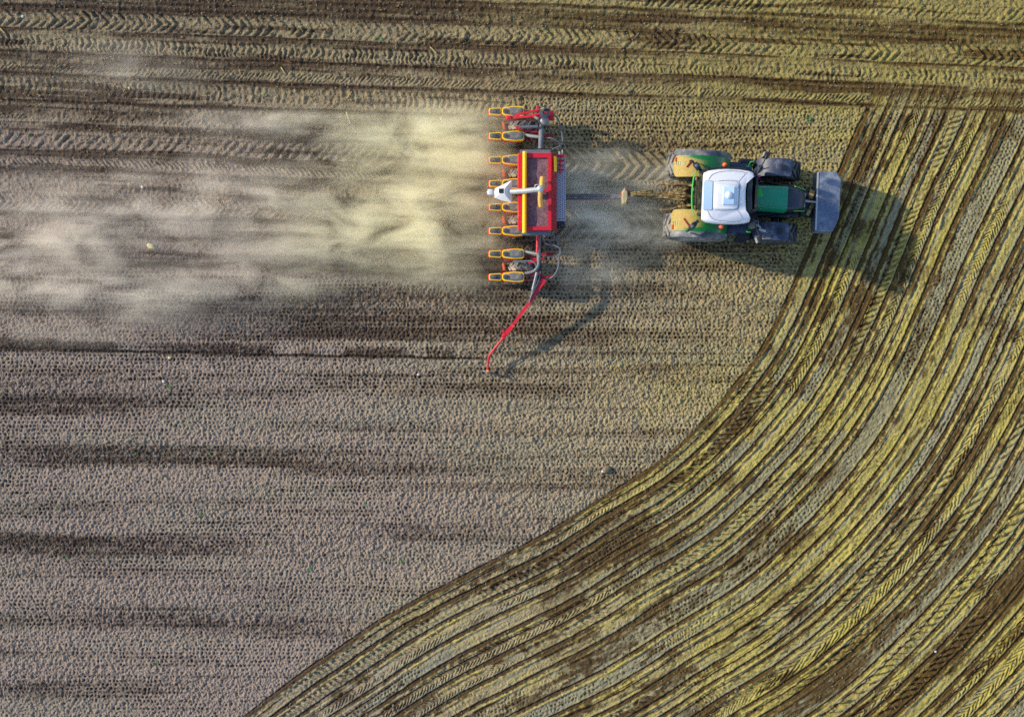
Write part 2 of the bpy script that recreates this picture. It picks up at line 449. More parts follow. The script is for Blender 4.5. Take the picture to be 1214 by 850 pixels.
Cm += 0.55 * (idx == 0) * sst(t, -.02, .03) * (1 - sst(t, .26, .36)) + 0.35 * (idx == 1) * sst(t, -.02, .03) * (1 - sst(t, .2, .3))
Cm += 0.95 * bell(t, .06) + 0.13 + 0.75 * bell(t - .52, .05) * sub + 0.45 * sub * np.clip(ps, 0, 1) * sst(t, .50, .54) * (1 - sst(t, .60, .70))
Cm += 0.70 * sst(fbm(X / 85, Y / 30, 6, 2) + 0.45 * vn(A / 30, idx * 1.9, 3) + 0.45 * cl, 0.16, 0.75) * (0.40 + 0.60 * sst(t, 0.95, 0.2))
Cm += 0.72 * sst(fbm(A / 130, D / 11, 1, 3) + 0.35 * cl, 0.08, 0.60)
t = t_keep
Cm += 0.75 * bell(D - 19.55 * sp, 11) * sst(X, 950, 1080)
h += wC * Cc; moist_shade += wC * 0.97 * np.clip(Cm, 0, 1.05) * (0.84 + 0.40 * fbm(X / 3.0, Y / 3.0, 3, 3))

moist_shade += 0.08 + 0.10 * fbm(X / 55, Y / 22, 14, 3)
# fine random mottling of the damp soil and the shade painted in the pits
micro = fbm(X / 2.6, Y / 2.6, 15, 2)
moist_shade = np.clip(moist_shade + 0.16 * micro, 0, 1)
h += 0.02 * vn(X / 400, Y / 300, 1)
h *= near
# tone of the dry soil, graded by position: mauve grey in the lower left, straw yellow to the right
yel = 0.02 + sst(X + 0.10 * (425 - Y), 150, 1150) * 0.72 + 0.22 * sst(Y, 330, 40) + 0.34 * wC + 0.10 * vn(X / 160, Y / 90, 2)
yel += 0.38 * sst(X + 0.9 * Y, 1720, 1960) + 0.42 * sst(X - 1.6 * Y, 800, 1200)
# along each drilled row: sunlit yellow painted on crumbs beside the slot, painted grey shade and settled grey soil further out
yel += wC * 0.40 * bell(t - .33, .10) * (0.6 + cl)
silt_shade = wC * np.clip(0.95 * bell(t - .45, .11) * sst(vn(A / 40, idx * 3.1, 6), -.6, .1) + 0.85 * sst(bk, .34, .06) * sst(vn(A / 70, idx * 2.7, 2), -.5, .3) + 0.8 * (ty == 1) * bodyw * sst(vn(A / 90, idx * 1.1, 4), -.7, 0), 0, 1)
silt_shade += wF * 0.35 * sst(vn(X / 120, VF / 20, 5), .0, .6)
yel = np.clip(np.minimum(yel, 0.90 + 0.1 * sst(X + 0.9 * Y, 1720, 1960) + .1 * sst(X - 1.6 * Y, 800, 1200)) + 0.10 * fbm(X / 8, Y / 8, 4, 2), 0, 1)
moist_shade = moist_shade * near + 0.30 * (1 - near); yel = yel * near + 0.55 * (1 - near); silt_shade = silt_shade * near
olive = np.clip(sst(Y - 0.05 * X, 190, 20) * 0.9, 0, 1)

co = np.empty((len(X), 3), np.float32)
co[:, 0] = (X0 - 607) / S; co[:, 1] = (425 - Y0) / S; co[:, 2] = h
me = bpy.data.meshes.new('field')
I, J = np.meshgrid(np.arange(NX - 1), np.arange(NY - 1), indexing='ij')
a = (I * NY + J).ravel()
quads = np.stack([a, a + 1, a + NY + 1, a + NY], 1).astype(np.int32)   # y axis runs down the picture: this winding faces up
nq = len(quads)
me.vertices.add(len(co)); me.vertices.foreach_set('co', co.ravel())
me.loops.add(nq * 4); me.loops.foreach_set('vertex_index', quads.ravel())
me.polygons.add(nq)
me.polygons.foreach_set('loop_start', np.arange(0, nq * 4, 4, dtype=np.int32))
me.polygons.foreach_set('use_smooth', np.zeros(nq, dtype=bool))
me.update(calc_edges=True)
for nm, arr in (('moist_shade', moist_shade), ('yellow', yel), ('olive', olive), ('silt_shade', silt_shade)):
    at = me.attributes.new(nm, 'FLOAT', 'POINT'); at.data.foreach_set('value', arr.astype(np.float32))
field = bpy.data.objects.new('field', me); COL.objects.link(field)
tag(field, 'tilled brown and yellow field with wheel tracks and curved drill rows', 'field', kind='structure')

def height_at(px, py):
    i = int(np.clip(np.searchsorted(ax, px), 0, NX - 1)); j = int(np.clip(np.searchsorted(ay, py), 0, NY - 1))
    return float(h[i * NY + j])

def soil_material():
    m, nt, bs = new_mat('tilled soil')
    def attr(n):
        a = node(nt, 'ShaderNodeAttribute'); a.attribute_name = n; return a.outputs['Fac']
    tc = node(nt, 'ShaderNodeTexCoord')
    nf = node(nt, 'ShaderNodeTexNoise', i_Scale=26.0, i_Detail=5.0, i_Roughness=0.75)
    nt.links.new(tc.outputs['Object'], nf.inputs['Vector'])
    nv = node(nt, 'ShaderNodeTexVoronoi', i_Scale=15.0)
    nt.links.new(tc.outputs['Object'], nv.inputs['Vector'])
    nm = node(nt, 'ShaderNodeTexNoise', i_Scale=0.7, i_Detail=4.0, i_Roughness=0.6)
    nt.links.new(tc.outputs['Object'], nm.inputs['Vector'])
    dry = mixc(nt, smooth01(nt, attr('yellow'), 0.0, 0.55), (0.278, 0.216, 0.176), (0.335, 0.268, 0.156))
    dry = mixc(nt, smooth01(nt, attr('yellow'), 0.42, 1.0), dry, (0.405, 0.335, 0.074))
    dry = mixc(nt, mth(nt, 'MULTIPLY', attr('silt_shade'), 0.85), dry, (0.215, 0.208, 0.148))
    dry = mixc(nt, mth(nt, 'MULTIPLY', attr('olive'), 0.55), dry, (0.235, 0.190, 0.085))
    dry = mixc(nt, mth(nt, 'MULTIPLY', smooth01(nt, nm.outputs[0], 0.35, 0.7), 0.22), dry, (0.30, 0.235, 0.17))
    grain = mixc(nt, smooth01(nt, nf.outputs[0], 0.30, 0.72), (0.62, 0.62, 0.63), (1.28, 1.27, 1.24))
    dry = mixc(nt, 1.0, dry, grain, 'MULTIPLY')
    wet = mixc(nt, attr('yellow'), (0.066, 0.047, 0.038), (0.090, 0.054, 0.016))
    wet = mixc(nt, 1.0, wet, grain, 'MULTIPLY')
    mo = attr('moist_shade')
    f = smooth01(nt, mth(nt, 'ADD', mo, mth(nt, 'MULTIPLY', mth(nt, 'SUBTRACT', nf.outputs[0], 0.5), 0.35)), 0.08, 0.85)
    c = mixc(nt, f, dry, wet)  # damp soil and painted pit shade share this dark tone
    # scattered pale grit and chaff
    g = smooth01(nt, nv.outputs['Distance'], 0.10, 0.05)
    sel = mth(nt, 'GREATER_THAN', nv.outputs['Color'], 0.0)
    sp_ = node(nt, 'ShaderNodeSeparateColor'); nt.links.new(nv.outputs['Color'], sp_.inputs[0])
    g = mth(nt, 'MULTIPLY', g, smooth01(nt, sp_.outputs[0], 0.86, 0.9))
    c = mixc(nt, mth(nt, 'MULTIPLY', g, 0.4), c, (0.55, 0.49, 0.36))
    nt.links.new(c, bs.inputs['Base Color'])
    bs.inputs['Roughness'].default_value = 0.95
    bs.inputs['Specular IOR Level'].default_value = 0.15
    bp = node(nt, 'ShaderNodeBump', i_Strength=0.55, i_Distance=0.03)
    nt.links.new(nf.outputs[0], bp.inputs['Height']); nt.links.new(bp.outputs[0], bs.inputs['Normal'])
    return m
me.materials.append(soil_material())
del I, J, a, quads, co
# ================================================================== MATERIALS FOR THINGS
M = {}
M['rubber'] = paint('tyre rubber', (44, 47, 54), .75, dust=.45, dustcol=lin((150, 146, 140)), scale=4, var=.15)
M['rubber_dusty'] = paint('dusty tyre rubber', (52, 55, 62), .8, dust=.75, dustcol=lin((168, 160, 146)), scale=3, var=.15)
M['green'] = paint('green paint', (14, 130, 96), .35, dust=.25, scale=3, coat=.3, var=.08)
M['green_dusty'] = paint('green paint under dust', (14, 108, 48), .35, dust=.30, scale=3.2, grad=('x', .26, -.30, 1.02), coat=.3, dustcol=lin((176, 146, 72)), var=.10)
M['green_bright'] = paint('bright green paint', (40, 170, 60), .4, dust=.2, var=.08)
M['white'] = paint('white roof paint', (206, 208, 216), .42, dust=.14, dustcol=lin((196, 190, 180)), scale=2.2, coat=.2, var=.03)
M['white_dusty'] = paint('off white paint', (216, 216, 210), .5, dust=.35, dustcol=lin((206, 196, 160)), scale=4, var=.05)
M['pale_blue'] = paint('pale blue plastic', (176, 202, 226), .45, dust=.15, dustcol=lin((190, 190, 188)), var=.04)
M['seam'] = paint('roof seam', (120, 124, 132), .7, dust=.2, var=.05)
M['black'] = paint('black plastic', (28, 30, 36), .5, dust=.3, dustcol=lin((130, 118, 96)), var=.15)
M['navy'] = paint('dark grey blue plastic', (46, 56, 82), .48, dust=.42, dustcol=lin((128, 130, 138)), scale=3.0, var=.14)
M['grille'] = paint('dark grille', (26, 32, 48), .5, dust=.35, dustcol=lin((96, 100, 112)), var=.2)
M['steel'] = paint('grey steel', (118, 124, 132), .45, .5, dust=.4, dustcol=lin((170, 164, 150)), scale=4)
M['ballast'] = paint('blue grey ballast paint', (92, 102, 124), .5, .15, dust=.50, dustcol=lin((158, 164, 170)), scale=1.6, var=.14)
M['dusty_iron'] = paint('dusty dark iron', (70, 74, 82), .6, dust=.6, dustcol=lin((120, 112, 96)), scale=4, var=.15)
M['flare'] = paint('dusty grey flare', (66, 72, 84), .65, dust=.6, dustcol=lin((150, 148, 142)), scale=3, var=.12)
M['tan'] = paint('dust caked iron', (84, 66, 40), .85, dust=.55, scale=6, var=.3)
M['red'] = paint('red paint', (196, 16, 40), .42, dust=.30, dustcol=lin((196, 130, 90)), scale=4, coat=.25, var=.08)
M['red_dusty'] = paint('red paint under dust', (196, 30, 34), .5, dust=.55, dustcol=lin((206, 150, 96)), scale=4, var=.12)
M['dark_red'] = paint('dark red paint', (150, 14, 34), .4, dust=.2, dustcol=lin((150, 90, 70)), scale=4, var=.1)
M['yellow'] = paint('yellow paint', (255, 200, 14), .42, dust=.12, scale=5, coat=.2, var=.05)
M['orange'] = paint('orange lens', (240, 92, 40), .25, dust=.08, var=.05, coat=.5)
M['orange_red'] = paint('orange red paint', (226, 92, 52), .5, dust=.3, var=.08)
M['pink'] = paint('pink red lens', (214, 48, 120), .3, dust=.1, var=.05, coat=.4)
M['cover'] = paint('grey lid plastic', (96, 100, 106), .55, dust=.55, dustcol=lin((172, 150, 100)), scale=4.5, var=.12)
M['cover_dark'] = paint('dark lid plastic', (62, 66, 74), .5, dust=.3, dustcol=lin((150, 140, 118)), var=.12)
M['seed'] = paint('dark seed fill', (120, 84, 90), .9, dust=.45, dustcol=lin((146, 122, 112)), scale=2.0, var=.25)
M['hose'] = paint('black hose', (92, 96, 104), .6, dust=.5, dustcol=lin((150, 146, 138)), scale=6)
M['galv'] = paint('galvanised steel', (176, 178, 176), .5, .35, dust=.35, dustcol=lin((200, 192, 168)), scale=5, var=.06)
M['dusty_galv'] = paint('dusty galvanised steel', (150, 146, 130), .7, .2, dust=.6, scale=5, var=.1)
M['spout'] = paint('tan plastic spout', (212, 160, 74), .5, dust=.3, scale=6, var=.08)
M['mesh'] = paint('perforated plate', (186, 186, 200), .5, .2, dust=.3, dustcol=lin((196, 186, 168)), scale=4, var=.06)
def glass_mat():
    m, nt, bs = new_mat('tinted cab glass')
    bs.inputs['Base Color'].default_value = (0.012, 0.022, 0.024, 1); bs.inputs['Roughness'].default_value = 0.06
    bs.inputs['Coat Weight'].default_value = 0.4
    nz = node(nt, 'ShaderNodeTexNoise', i_Scale=3.0, i_Detail=4.0)
    tc = node(nt, 'ShaderNodeTexCoord'); nt.links.new(tc.outputs['Object'], nz.inputs['Vector'])
    nt.links.new(mixc(nt, smooth01(nt, nz.outputs[0], .45, .8), (.012, .022, .024), (.14, .12, .07)), bs.inputs['Base Color'])
    nt.links.new(mth(nt, 'MULTIPLY_ADD', nz.outputs[0], .4, 0.0), bs.inputs['Roughness'])
    return m
M['glass'] = glass_mat()

def tyre(R, w, lug_n, lug_h=.045, lug_w=.06, rim_r=.58, ang=38, kind='chevron'):
    """one tyre on the y axis with its bar lugs"""
    b = MB(); h = w / 2; rc = R - lug_h; ri = R * rim_r
    b.lathe([(ri, -h * .72), (ri + .04, -h * .86), ((ri + rc) / 2, -h * 1.0), (rc - .07, -h * .97), (rc - .02, -h * .86), (rc, -h * .6), (rc + .008, 0), (rc, h * .6), (rc - .02, h * .86), (rc - .07, h * .97), ((ri + rc) / 2, h), (ri + .04, h * .86), (ri, h * .72)], n=56)
    for k in range(lug_n):
        for sd in (-1, 1):
            a = 2 * math.pi * (k + (.5 if sd > 0 else 0)) / lug_n
            M_ = Matrix.Rotation(a, 4, 'Y') @ Matrix.Translation((0, sd * h * .46, R - lug_h / 2)) @ Matrix.Rotation(R_(-sd * ang), 4, 'Z')
            vs = b.box((0, 0, 0), (lug_w, h * 1.0, lug_h * 1.3), bev=.012, seg=1)
            bmesh.ops.transform(b.bm, matrix=M_, verts=vs)
    return b
def rim(R, w, rim_r=.58):
    b = MB(); ri = R * rim_r + .005; h = w / 2
    b.lathe([(ri, -h * .72), (ri, h * .72), (ri - .04, h * .70), (ri - .07, h * .3), (.16, h * .18), (.13, h * .34), (0.0, h * .34)], n=32, closed=False)
    b.lathe([(ri - .02, -h * .70), (ri - .07, -h * .3), (.16, -h * .18), (0, -h * .18)], n=32, closed=False)
    for k in range(8):
        a = k * math.pi / 4
        b.lathe([(.014, h * .2), (.014, h * .27), (0, h * .27)], c=(.2 * math.cos(a), 0, .2 * math.sin(a)), n=6, closed=False)
    return b

# ================================================================== TRACTOR
TH = R_(-2.9)
base = W(826, 233.6, 1.0); base.z = 0
tractor = empty('tractor', base, TH)
tag(tractor, 'green tractor with white cab roof and dusty rear mudguards pulling the red seed drill', 'tractor')
def TL(px, py, z):
    p = W(px, py, z) - base
    c, s = math.cos(-TH), math.sin(-TH)
    return Vector((p.x * c - p.y * s, p.x * s + p.y * c, z))
def soil_rest(px, py): return height_at(px, py)

# wheels
for sd in (1, -1):
    w_ = empty('rear_wheel', (0, sd * .965, .985)); w_.parent = tractor
    tyre(1.0, .80, 21, .06, .075).build('tyre', M['rubber_dusty'], w_, 35)
    rim(1.0, .80).build('rim', M['dark_red'], w_, 35)
    f_ = empty('front_wheel', (2.53, sd * 1.0, .735)); f_.parent = tractor
    tyre(.75, .62, 18, .05, .065).build('tyre', M['rubber'], f_, 35)
    rim(.75, .62).build('rim', M['dark_red'], f_, 35)

def arc_shell(b, cx, cz, R, a0, a1, y0, y1, th=.025, n=26, lip=.09, round_=.16, side=1):
    """mudguard: arc over a wheel, rounded at the ends, with a turned-down outer lip"""
    rings = []
    ym = (y0 + y1) / 2; hw = (y1 - y0) / 2
    for i in range(n + 1):
        u = i / n; a = R_(a0 + (a1 - a0) * u)
        e = min(u, 1 - u) * abs(R_(a1 - a0)) * R
        k = 1.0 if e > round_ else 1 - (1 - math.sqrt(max(0, 1 - (1 - e / round_) ** 2))) * round_ / hw * .9
        prof = [(-hw * k, -lip), (-hw * k, -.02), (-hw * k * .96, 0), (hw * k * .96, 0), (hw * k, -.02), (hw * k, -lip), (hw * k - th, -lip), (hw * k - th, -th), (-hw * k + th, -th), (-hw * k + th, -lip)]
        rings.append([Vector((cx + (R + dr) * math.cos(a), ym + dy, cz + (R + dr) * math.sin(a))) for dy, dr in prof])
    b.loft(rings)
for sd in (1, -1):
    b = MB(); y0, y1 = sorted((sd * .50, sd * 1.19))
    arc_shell(b, 0, .985, 1.07, 28, 142, y0, y1)
    # inner skirt up to the cab
    fr = b.build('rear_mudguard', M['green_dusty'], tractor, 40)
    b = MB(); y0, y1 = sorted((sd * 1.175, sd * 1.37))
    arc_shell(b, 0, .985, 1.055, 22, 146, y0, y1, lip=.07, round_=.15)
    b.build('flare', M['flare'], fr, 40)
    # red reflector bar, tail lamp and vent slots on the rear slope
    b = MB(); a = R_(112)
    p0 = Vector((1.10 * math.cos(R_(107)), sd * 1.02, .985 + 1.10 * math.sin(R_(107)))); p1 = Vector((1.10 * math.cos(R_(116)), sd * .80, .985 + 1.10 * math.sin(R_(116))))
    b.beam(p0, p1, .032, .04); b.build('reflector', M['dark_red'], fr)
    b = MB()
    for k in range(2):
        aa = R_(137); b.box((1.095 * math.cos(aa), sd * (1.02 + .07 * k), .985 + 1.095 * math.sin(aa)), (.06, .06, .05), bev=.01)
    b.build('tail_lamp', M['orange_red'], fr, each=True)
    b = MB()
    for k in range(5):
        aa = R_(120 + 4 * k); b.box((1.072 * math.cos(aa), sd * .93, .985 + 1.072 * math.sin(aa)), (.014, .11, .02), rot=Matrix.Rotation(-(aa - math.pi / 2), 4, 'Y'))
    b.build('vent_slot', M['green'], fr, each=True)
    # front mudguard
    b = MB(); y0, y1 = sorted((sd * .715, sd * 1.285))
    arc_shell(b, 2.53, .735, .83, 64, 150, y0, y1, lip=.05, round_=.10)
    ff = b.build('front_mudguard', M['navy'], tractor, 40)
    b = MB(); b.box((2.60, sd * 1.0, 1.60), (.16, .16, .02), bev=.008); b.beam((2.53, sd * .5, 1.1), (2.53, sd * .82, 1.55), .06, .05)
    b.build('bracket', M['black'], ff)
    # work lamps on arms over the rear mudguards
    if sd > 0: a0_, a1_, am_ = TL(834, 205.6, 2.35), TL(819.8, 190.4, 2.28), TL(826.2, 197.4, 2.38)
    else: a0_, a1_, am_ = TL(828.2, 261.4, 2.35), TL(815.6, 274, 2.28), TL(821.2, 268.2, 2.38)
    b = MB(); b.beam(a0_, a1_, .10, .08, .06, .06); b.box(am_, (.25, .16, .14), rot=R_(-48 * sd), bev=.03); b.beam(a1_, (a1_.x - .03, a1_.y, 2.08), .04, .04)
    lp = b.build('work_lamp', M['black'], tractor, 40)
    b = MB(); b.box((am_.x - .02, am_.y + .01 * sd, am_.z + .045), (.09, .10, .08), rot=R_(-48 * sd), bev=.015); b.build('lens', M['steel'], lp, 40)
    # beacons at the roof edge
    b = MB(); p = TL(859.3, 195.6, 2.75) if sd > 0 else TL(855, 268.6, 2.75)
    b.lathe([(.085, 0), (.085, .04), (.06, .05), (.06, .06)], c=(p.x, p.y, 2.62), axis='z', n=18, closed=False)
    bc = b.build('beacon', M['black'], tractor, 40)
    b = MB(); b.lathe([(.07, 0), (.074, .06), (.062, .115), (.03, .14), (0, .145)], c=(p.x, p.y, 2.685), axis='z', n=18, closed=False)
    b.build('lens', M['orange'], bc, 50)
    # tank, battery box and steps beside the cab
    b = MB(); b.box((1.30, sd * .93, .86), (.78, .44, .62), bev=.05); b.box((1.30, sd * .90, 1.22), (.70, .34, .14), bev=.03)
    b.build('side_tank', M['navy'], tractor, 40)
    b = MB()
    for k in range(3): b.box((1.52, sd * (1.16 + .05 * (2 - k)), .55 + .3 * k), (.36, .18, .03), bev=.006)
    for dx in (-.19, .19): b.beam((1.52 + dx, sd * 1.27, .45), (1.52 + dx, sd * 1.12, 1.25), .02, .05)
    b.build('steps', M['black'], tractor, 40)
    b = MB(); b.curve([(1.52, sd * .95, 1.35), (1.54, sd * 1.08, 1.7), (1.60, sd * 1.10, 1.75), (1.66, sd * 1.08, 1.7), (1.64, sd * .95, 1.35)], .016, 6)
    b.build('grab_rail', M['green_bright'], tractor, 40)

# chassis, engine, axles
b = MB(); b.box((1.55, 0, .80), (3.5, .46, .42), bev=.04); b.box((0, 0, .98), (.55, 1.0, .45), bev=.06); b.tube([(0, -.6, .985), (0, .6, .985)], .15, 16)
b.tube([(2.53, -.72, .735), (2.53, .72, .735)], .085, 14); b.box((2.53, 0, .74), (.32, .5, .3), bev=.04)
b.box((2.3, 0, 1.18), (1.5, .60, .42), bev=.05)
b.tube([(2.2, .34, 1.1), (2.9, .34, 1.05)], .045, 8); b.tube([(2.2, -.34, 1.1), (2.9, -.34, 1.05)], .045, 8)
b.box((2.05, .42, 1.12), (.34, .10, .12), bev=.02); b.box((2.05, -.42, 1.12), (.34, .10, .12), bev=.02)
for sd_ in (1, -1):  # black engine-side boxes, added to darken the shaded gaps beside the bonnet
    b.box((2.35, sd_ * .44, .98), (1.25, .22, .40), bev=.05); b.box((1.78, sd_ * .56, 1.02), (.34, .30, .46), bev=.05); b.tube([(1.9, sd_ * .62, 1.28), (2.35, sd_ * .52, 1.22), (3.1, sd_ * .42, 1.16)], .04, 8)
    b.box((3.0, sd_ * .40, .86), (.5, .20, .30), bev=.05); b.tube([(2.75, sd_ * .62, .72), (2.75, sd_ * .30, .70)], .05, 10)
b.build('chassis', M['black'], tractor, 40)

# bonnet: green shell, rising waist, dark nose
def hood_ring(x, w, z, side=1.12):
    return [(x, -w * side, 1.38), (x, -w * 1.03, z - .20), (x, -w * .93, z - .07), (x, -w * .70, z - .012), (x, -w * .25, z), (x, w * .25, z), (x, w * .70, z - .012), (x, w * .93, z - .07), (x, w * 1.03, z - .20), (x, w * side, 1.38)]
b = MB(); b.loft([hood_ring(1.66, .34, 2.13), hood_ring(1.85, .35, 2.12), hood_ring(2.25, .365, 2.08), hood_ring(2.55, .375, 2.03), hood_ring(2.72, .378, 2.0)])
hood = b.build('bonnet', M['green'], tractor, 30)
b = MB(); b.box((1.80, .10, 2.127), (.18, .26, .012), rot=R_(20), bev=.004); b.build('latch_panel', M['green_bright'], hood, 30)
b = MB()
for sd in (1, -1): b.beam((1.70, sd * .31, 2.135), (2.70, sd * .345, 2.02), .016, .02)
b.build('crease', M['green_dusty'], hood, each=True)
b = MB(); b.loft([hood_ring(2.723, .365, 1.99, 1.08), hood_ring(2.95, .36, 1.95, 1.05), hood_ring(3.15, .31, 1.86, 1.0), hood_ring(3.30, .25, 1.70, 1.0), hood_ring(3.36, .21, 1.52, 1.0)])
gr = b.build('nose_grille', M['grille'], tractor, 30)
b = MB()
for k in range(9):
    y = -.28 + .07 * k; b.beam((2.74, y, 1.992 - abs(y) * .03), (3.12, y * .88, 1.885 - abs(y) * .05), .02, .03)
b.build('grille_bar', M['navy'], gr, each=True)
b = MB()
for sd in (1, -1): b.beam((2.95, sd * .385, 1.86), (3.33, sd * .33, 1.50), .02, .05)
b.build('trim', M['green_bright'], gr, each=True)
b = MB()
for sd in (1, -1): b.box((3.31, sd * .16, 1.58), (.05, .12, .10), bev=.015)
b.build('headlight', M['galv'], gr, 40, each=True)

# cab
b = MB()
b.prism([(-.05, -.62), (1.10, -.72), (1.66, -.50), (1.66, .50), (1.10, .72), (-.05, .62)], 1.12, 1.62)
cab = b.build('cab', M['black'], tractor, 30)
low = [(-.16, -.66), (.62, -.80), (1.20, -.80), (1.76, -.44), (1.76, .44), (1.20, .80), (.62, .80), (-.16, .66)]
top = [(.12, -.66), (.62, -.72), (1.15, -.72), (1.60, -.50), (1.60, .50), (1.15, .72), (.62, .72), (.12, .66)]
b = MB(); lo3 = [Vector((x, y, 1.60)) for x, y in low]; hi3 = [Vector((x, y, 2.86)) for x, y in top]
for p, q in zip(lo3, hi3): b.beam(p, q, .07, .07)
for ring in (lo3, hi3):
    for i in range(8): b.beam(ring[i], ring[(i + 1) % 8], .07, .06)
b.build('frame', M['black'], cab)
names = ['side_window', 'side_window', 'windscreen', 'windscreen', 'windscreen', 'side_window', 'side_window', 'rear_window']
for i in range(8):
    j = (i + 1) % 8; b = MB(); c = sum((lo3[i] + lo3[j] + hi3[i] + hi3[j]).to_tuple()[:2]) * 0
    P = [lo3[i], lo3[j], hi3[j], hi3[i]]; n = (P[1] - P[0]).cross(P[3] - P[0]).normalized() * .012
    b.loft([[p - n for p in P], [p + n for p in P]]); b.build(names[i], M['glass'], cab)
# rear cross frame with green edge
b = MB(); b.curve([(-.17, -.70, 2.02), (-.235, -.45, 2.0), (-.26, 0, 2.0), (-.235, .45, 2.0), (-.17, .70, 2.02)], .030, 8)
b.build('rear_frame', M['green_bright'], cab, 40)
b = MB(); b.beam((-.21, -.55, 1.96), (-.21, .55, 1.96), .10, .05); b.box((-.235, 0.1, 2.05), (.03, .10, .03), bev=.008)
for sd in (1, -1): b.box((-.16, sd * .46, 2.05), (.07, .14, .06), bev=.02)
b.build('rear_ledge', M['tan'], cab, 40)
# green lower door sills
b = MB()
for sd in (1, -1): b.beam((.1, sd * .72, 1.60), (1.2, sd * .83, 1.60), .05, .22)
b.build('door_sill', M['green'], cab, each=True)

# roof outline from above
RZ = 3.02
def rp(zx, zy, z=RZ): 
    p = TL(770 + zx / 4.669, 165 + zy / 4.669, z); return (p.x, p.y)
outl = [(300, 205), (304, 184), (330, 171), (380, 164), (430, 162), (500, 165), (552, 173), (577, 182), (584, 204), (564, 222), (544, 240), (538, 270), (536, 320), (538, 370), (541, 402), (556, 424), (562, 440), (557, 457), (530, 465), (480, 470), (400, 470), (345, 465), (310, 458), (291, 446), (290, 420), (295, 310)]
RO = [rp(*q) for q in outl]
b = MB(); b.prism(RO, 2.84, 3.03, inset=.075, bev=.10)
roof = b.build('roof', M['white'], tractor, 50)
# raised centre panel, rear strip, seams
def rpoly(zs, z): return [(*rp(*q), z) for q in zs]
b = MB(); b.prism([rp(300, 236), rp(350, 236), rp(346, 392), rp(296, 390)], 3.028, 3.045, inset=.012, bev=.008); b.build('rear_strip', M['pale_blue'], roof, 40)
b = MB(); b.prism([rp(*q) for q in ((358, 240), (372, 234), (480, 236), (496, 250), (492, 300), (490, 365), (484, 384), (468, 391), (366, 390), (354, 380))], 3.028, 3.075, inset=.03, bev=.03); hatch = b.build('roof_hatch', M['white'], roof, 40)
b = MB(); b.prism([rp(372, 252), rp(478, 252), rp(474, 374), rp(368, 376)], 3.074, 3.086, inset=.015, bev=.008); b.build('hatch_panel', M['white'], roof, 40)
b = MB(); b.prism([rp(407, 266), rp(469, 266), rp(465, 366), rp(403, 366)], 3.085, 3.135, inset=.02, bev=.02); b.build('antenna_plate', M['pale_blue'], roof, 40)
b = MB(); p = rp(436, 313); b.lathe([(.115, 0), (.11, .03), (.085, .065), (.045, .085), (0, .09)], c=(*p, 3.134), axis='z', n=24, closed=False); b.build('antenna_dome', M['white'], roof, 60)
b = MB()
for zs in (((326, 226), (345, 200), (380, 184), (440, 177), (500, 180), (545, 190)), ((322, 398), (340, 432), (370, 449), (430, 456), (490, 455), (530, 447)), ((494, 236), (520, 206), (530, 192)), ((486, 392), (506, 420), (518, 440)), ((352, 234), (348, 394)), ((360, 236), (420, 230), (484, 232), (500, 250), (497, 310), (493, 372), (484, 390), (420, 396), (362, 394)), ((304, 232), (350, 233)), ((299, 394), (348, 395))):
    b.curve([(*rp(*q), 3.027) for q in zs], .011, 6, 6)
b.build('seam', M['seam'], roof, 40, each=True)
b = MB()
for q in ((490, 266), (489, 358)): b.box((*rp(*q), 3.06), (.05, .07, .05), bev=.01)
b.build('hinge', M['seam'], roof, 40, each=True)
# visor strip between the roof horns
b = MB(); b.prism([rp(545, 237, 2.86), rp(572, 222, 2.86), rp(568, 300, 2.86), rp(568, 388, 2.86), rp(541, 408, 2.86), rp(536, 320, 2.86)], 2.82, 2.90, inset=.02, bev=.02)
b.build('visor', M['glass'], roof, 40)

# mirrors, exhaust, marker lamps
for sd, arm, head in ((1, [(588, 205), (612, 160), (632, 128), (648, 92)], (648, 90)), (-1, [(575, 445), (592, 500), (604, 525), (612, 545)], (608, 556))):
    b = MB(); pts = [TL(770 + q[0] / 4.669, 165 + q[1] / 4.669, 2.62) for q in arm]; b.curve(pts, .022, 7)
    mr = b.build('mirror_arm', M['black'], tractor, 40)
    p = TL(770 + head[0] / 4.669, 165 + head[1] / 4.669, 2.5)
    b = MB(); b.box((p.x, p.y, 2.45), (.15, .20, .36), rot=R_(-20 * sd), bev=.03)
    hd = b.build('mirror_head', M['black'], mr, 40)
    b = MB(); b.box((p.x - .085, p.y + .03 * sd, 2.45), (.012, .16, .3), rot=R_(-20 * sd)); b.build('mirror_glass', M['galv'], hd)
b = MB(); p = TL(901.5, 199.5, 2.4); b.lathe([(.09, 0), (.10, .1), (.10, .8), (.09, .86), (.07, .88), (.065, .80)], c=(p.x, p.y, 1.6), axis='z', n=20, closed=False)
b.build('air_intake', M['navy'], tractor, 40)
b = MB(); p = TL(898.5, 209, 2.5); b.box((p.x, p.y, 2.5), (.16, .07, .07), bev=.02); b.build('marker_lamp', M['pink'], tractor, 40)
b = MB(); p = TL(896, 265, 2.5)
b.lathe([(.10, 0), (.105, .2), (.105, 1.0), (.075, 1.06), (.07, 1.22), (.055, 1.22), (.055, 1.1)], c=(p.x, p.y, 1.45), axis='z', n=20, closed=False)
b.beam((p.x, p.y, 2.5), (p.x + .17, p.y - .12, 2.4), .05, .06)
b.build('exhaust', M['steel'], tractor, 40)
b = MB(); p = TL(904, 273, 1.7); b.box((p.x, p.y, 1.66), (.22, .07, .06), rot=R_(-15), bev=.015); b.build('lamp_bracket', M['galv'], tractor, 40)

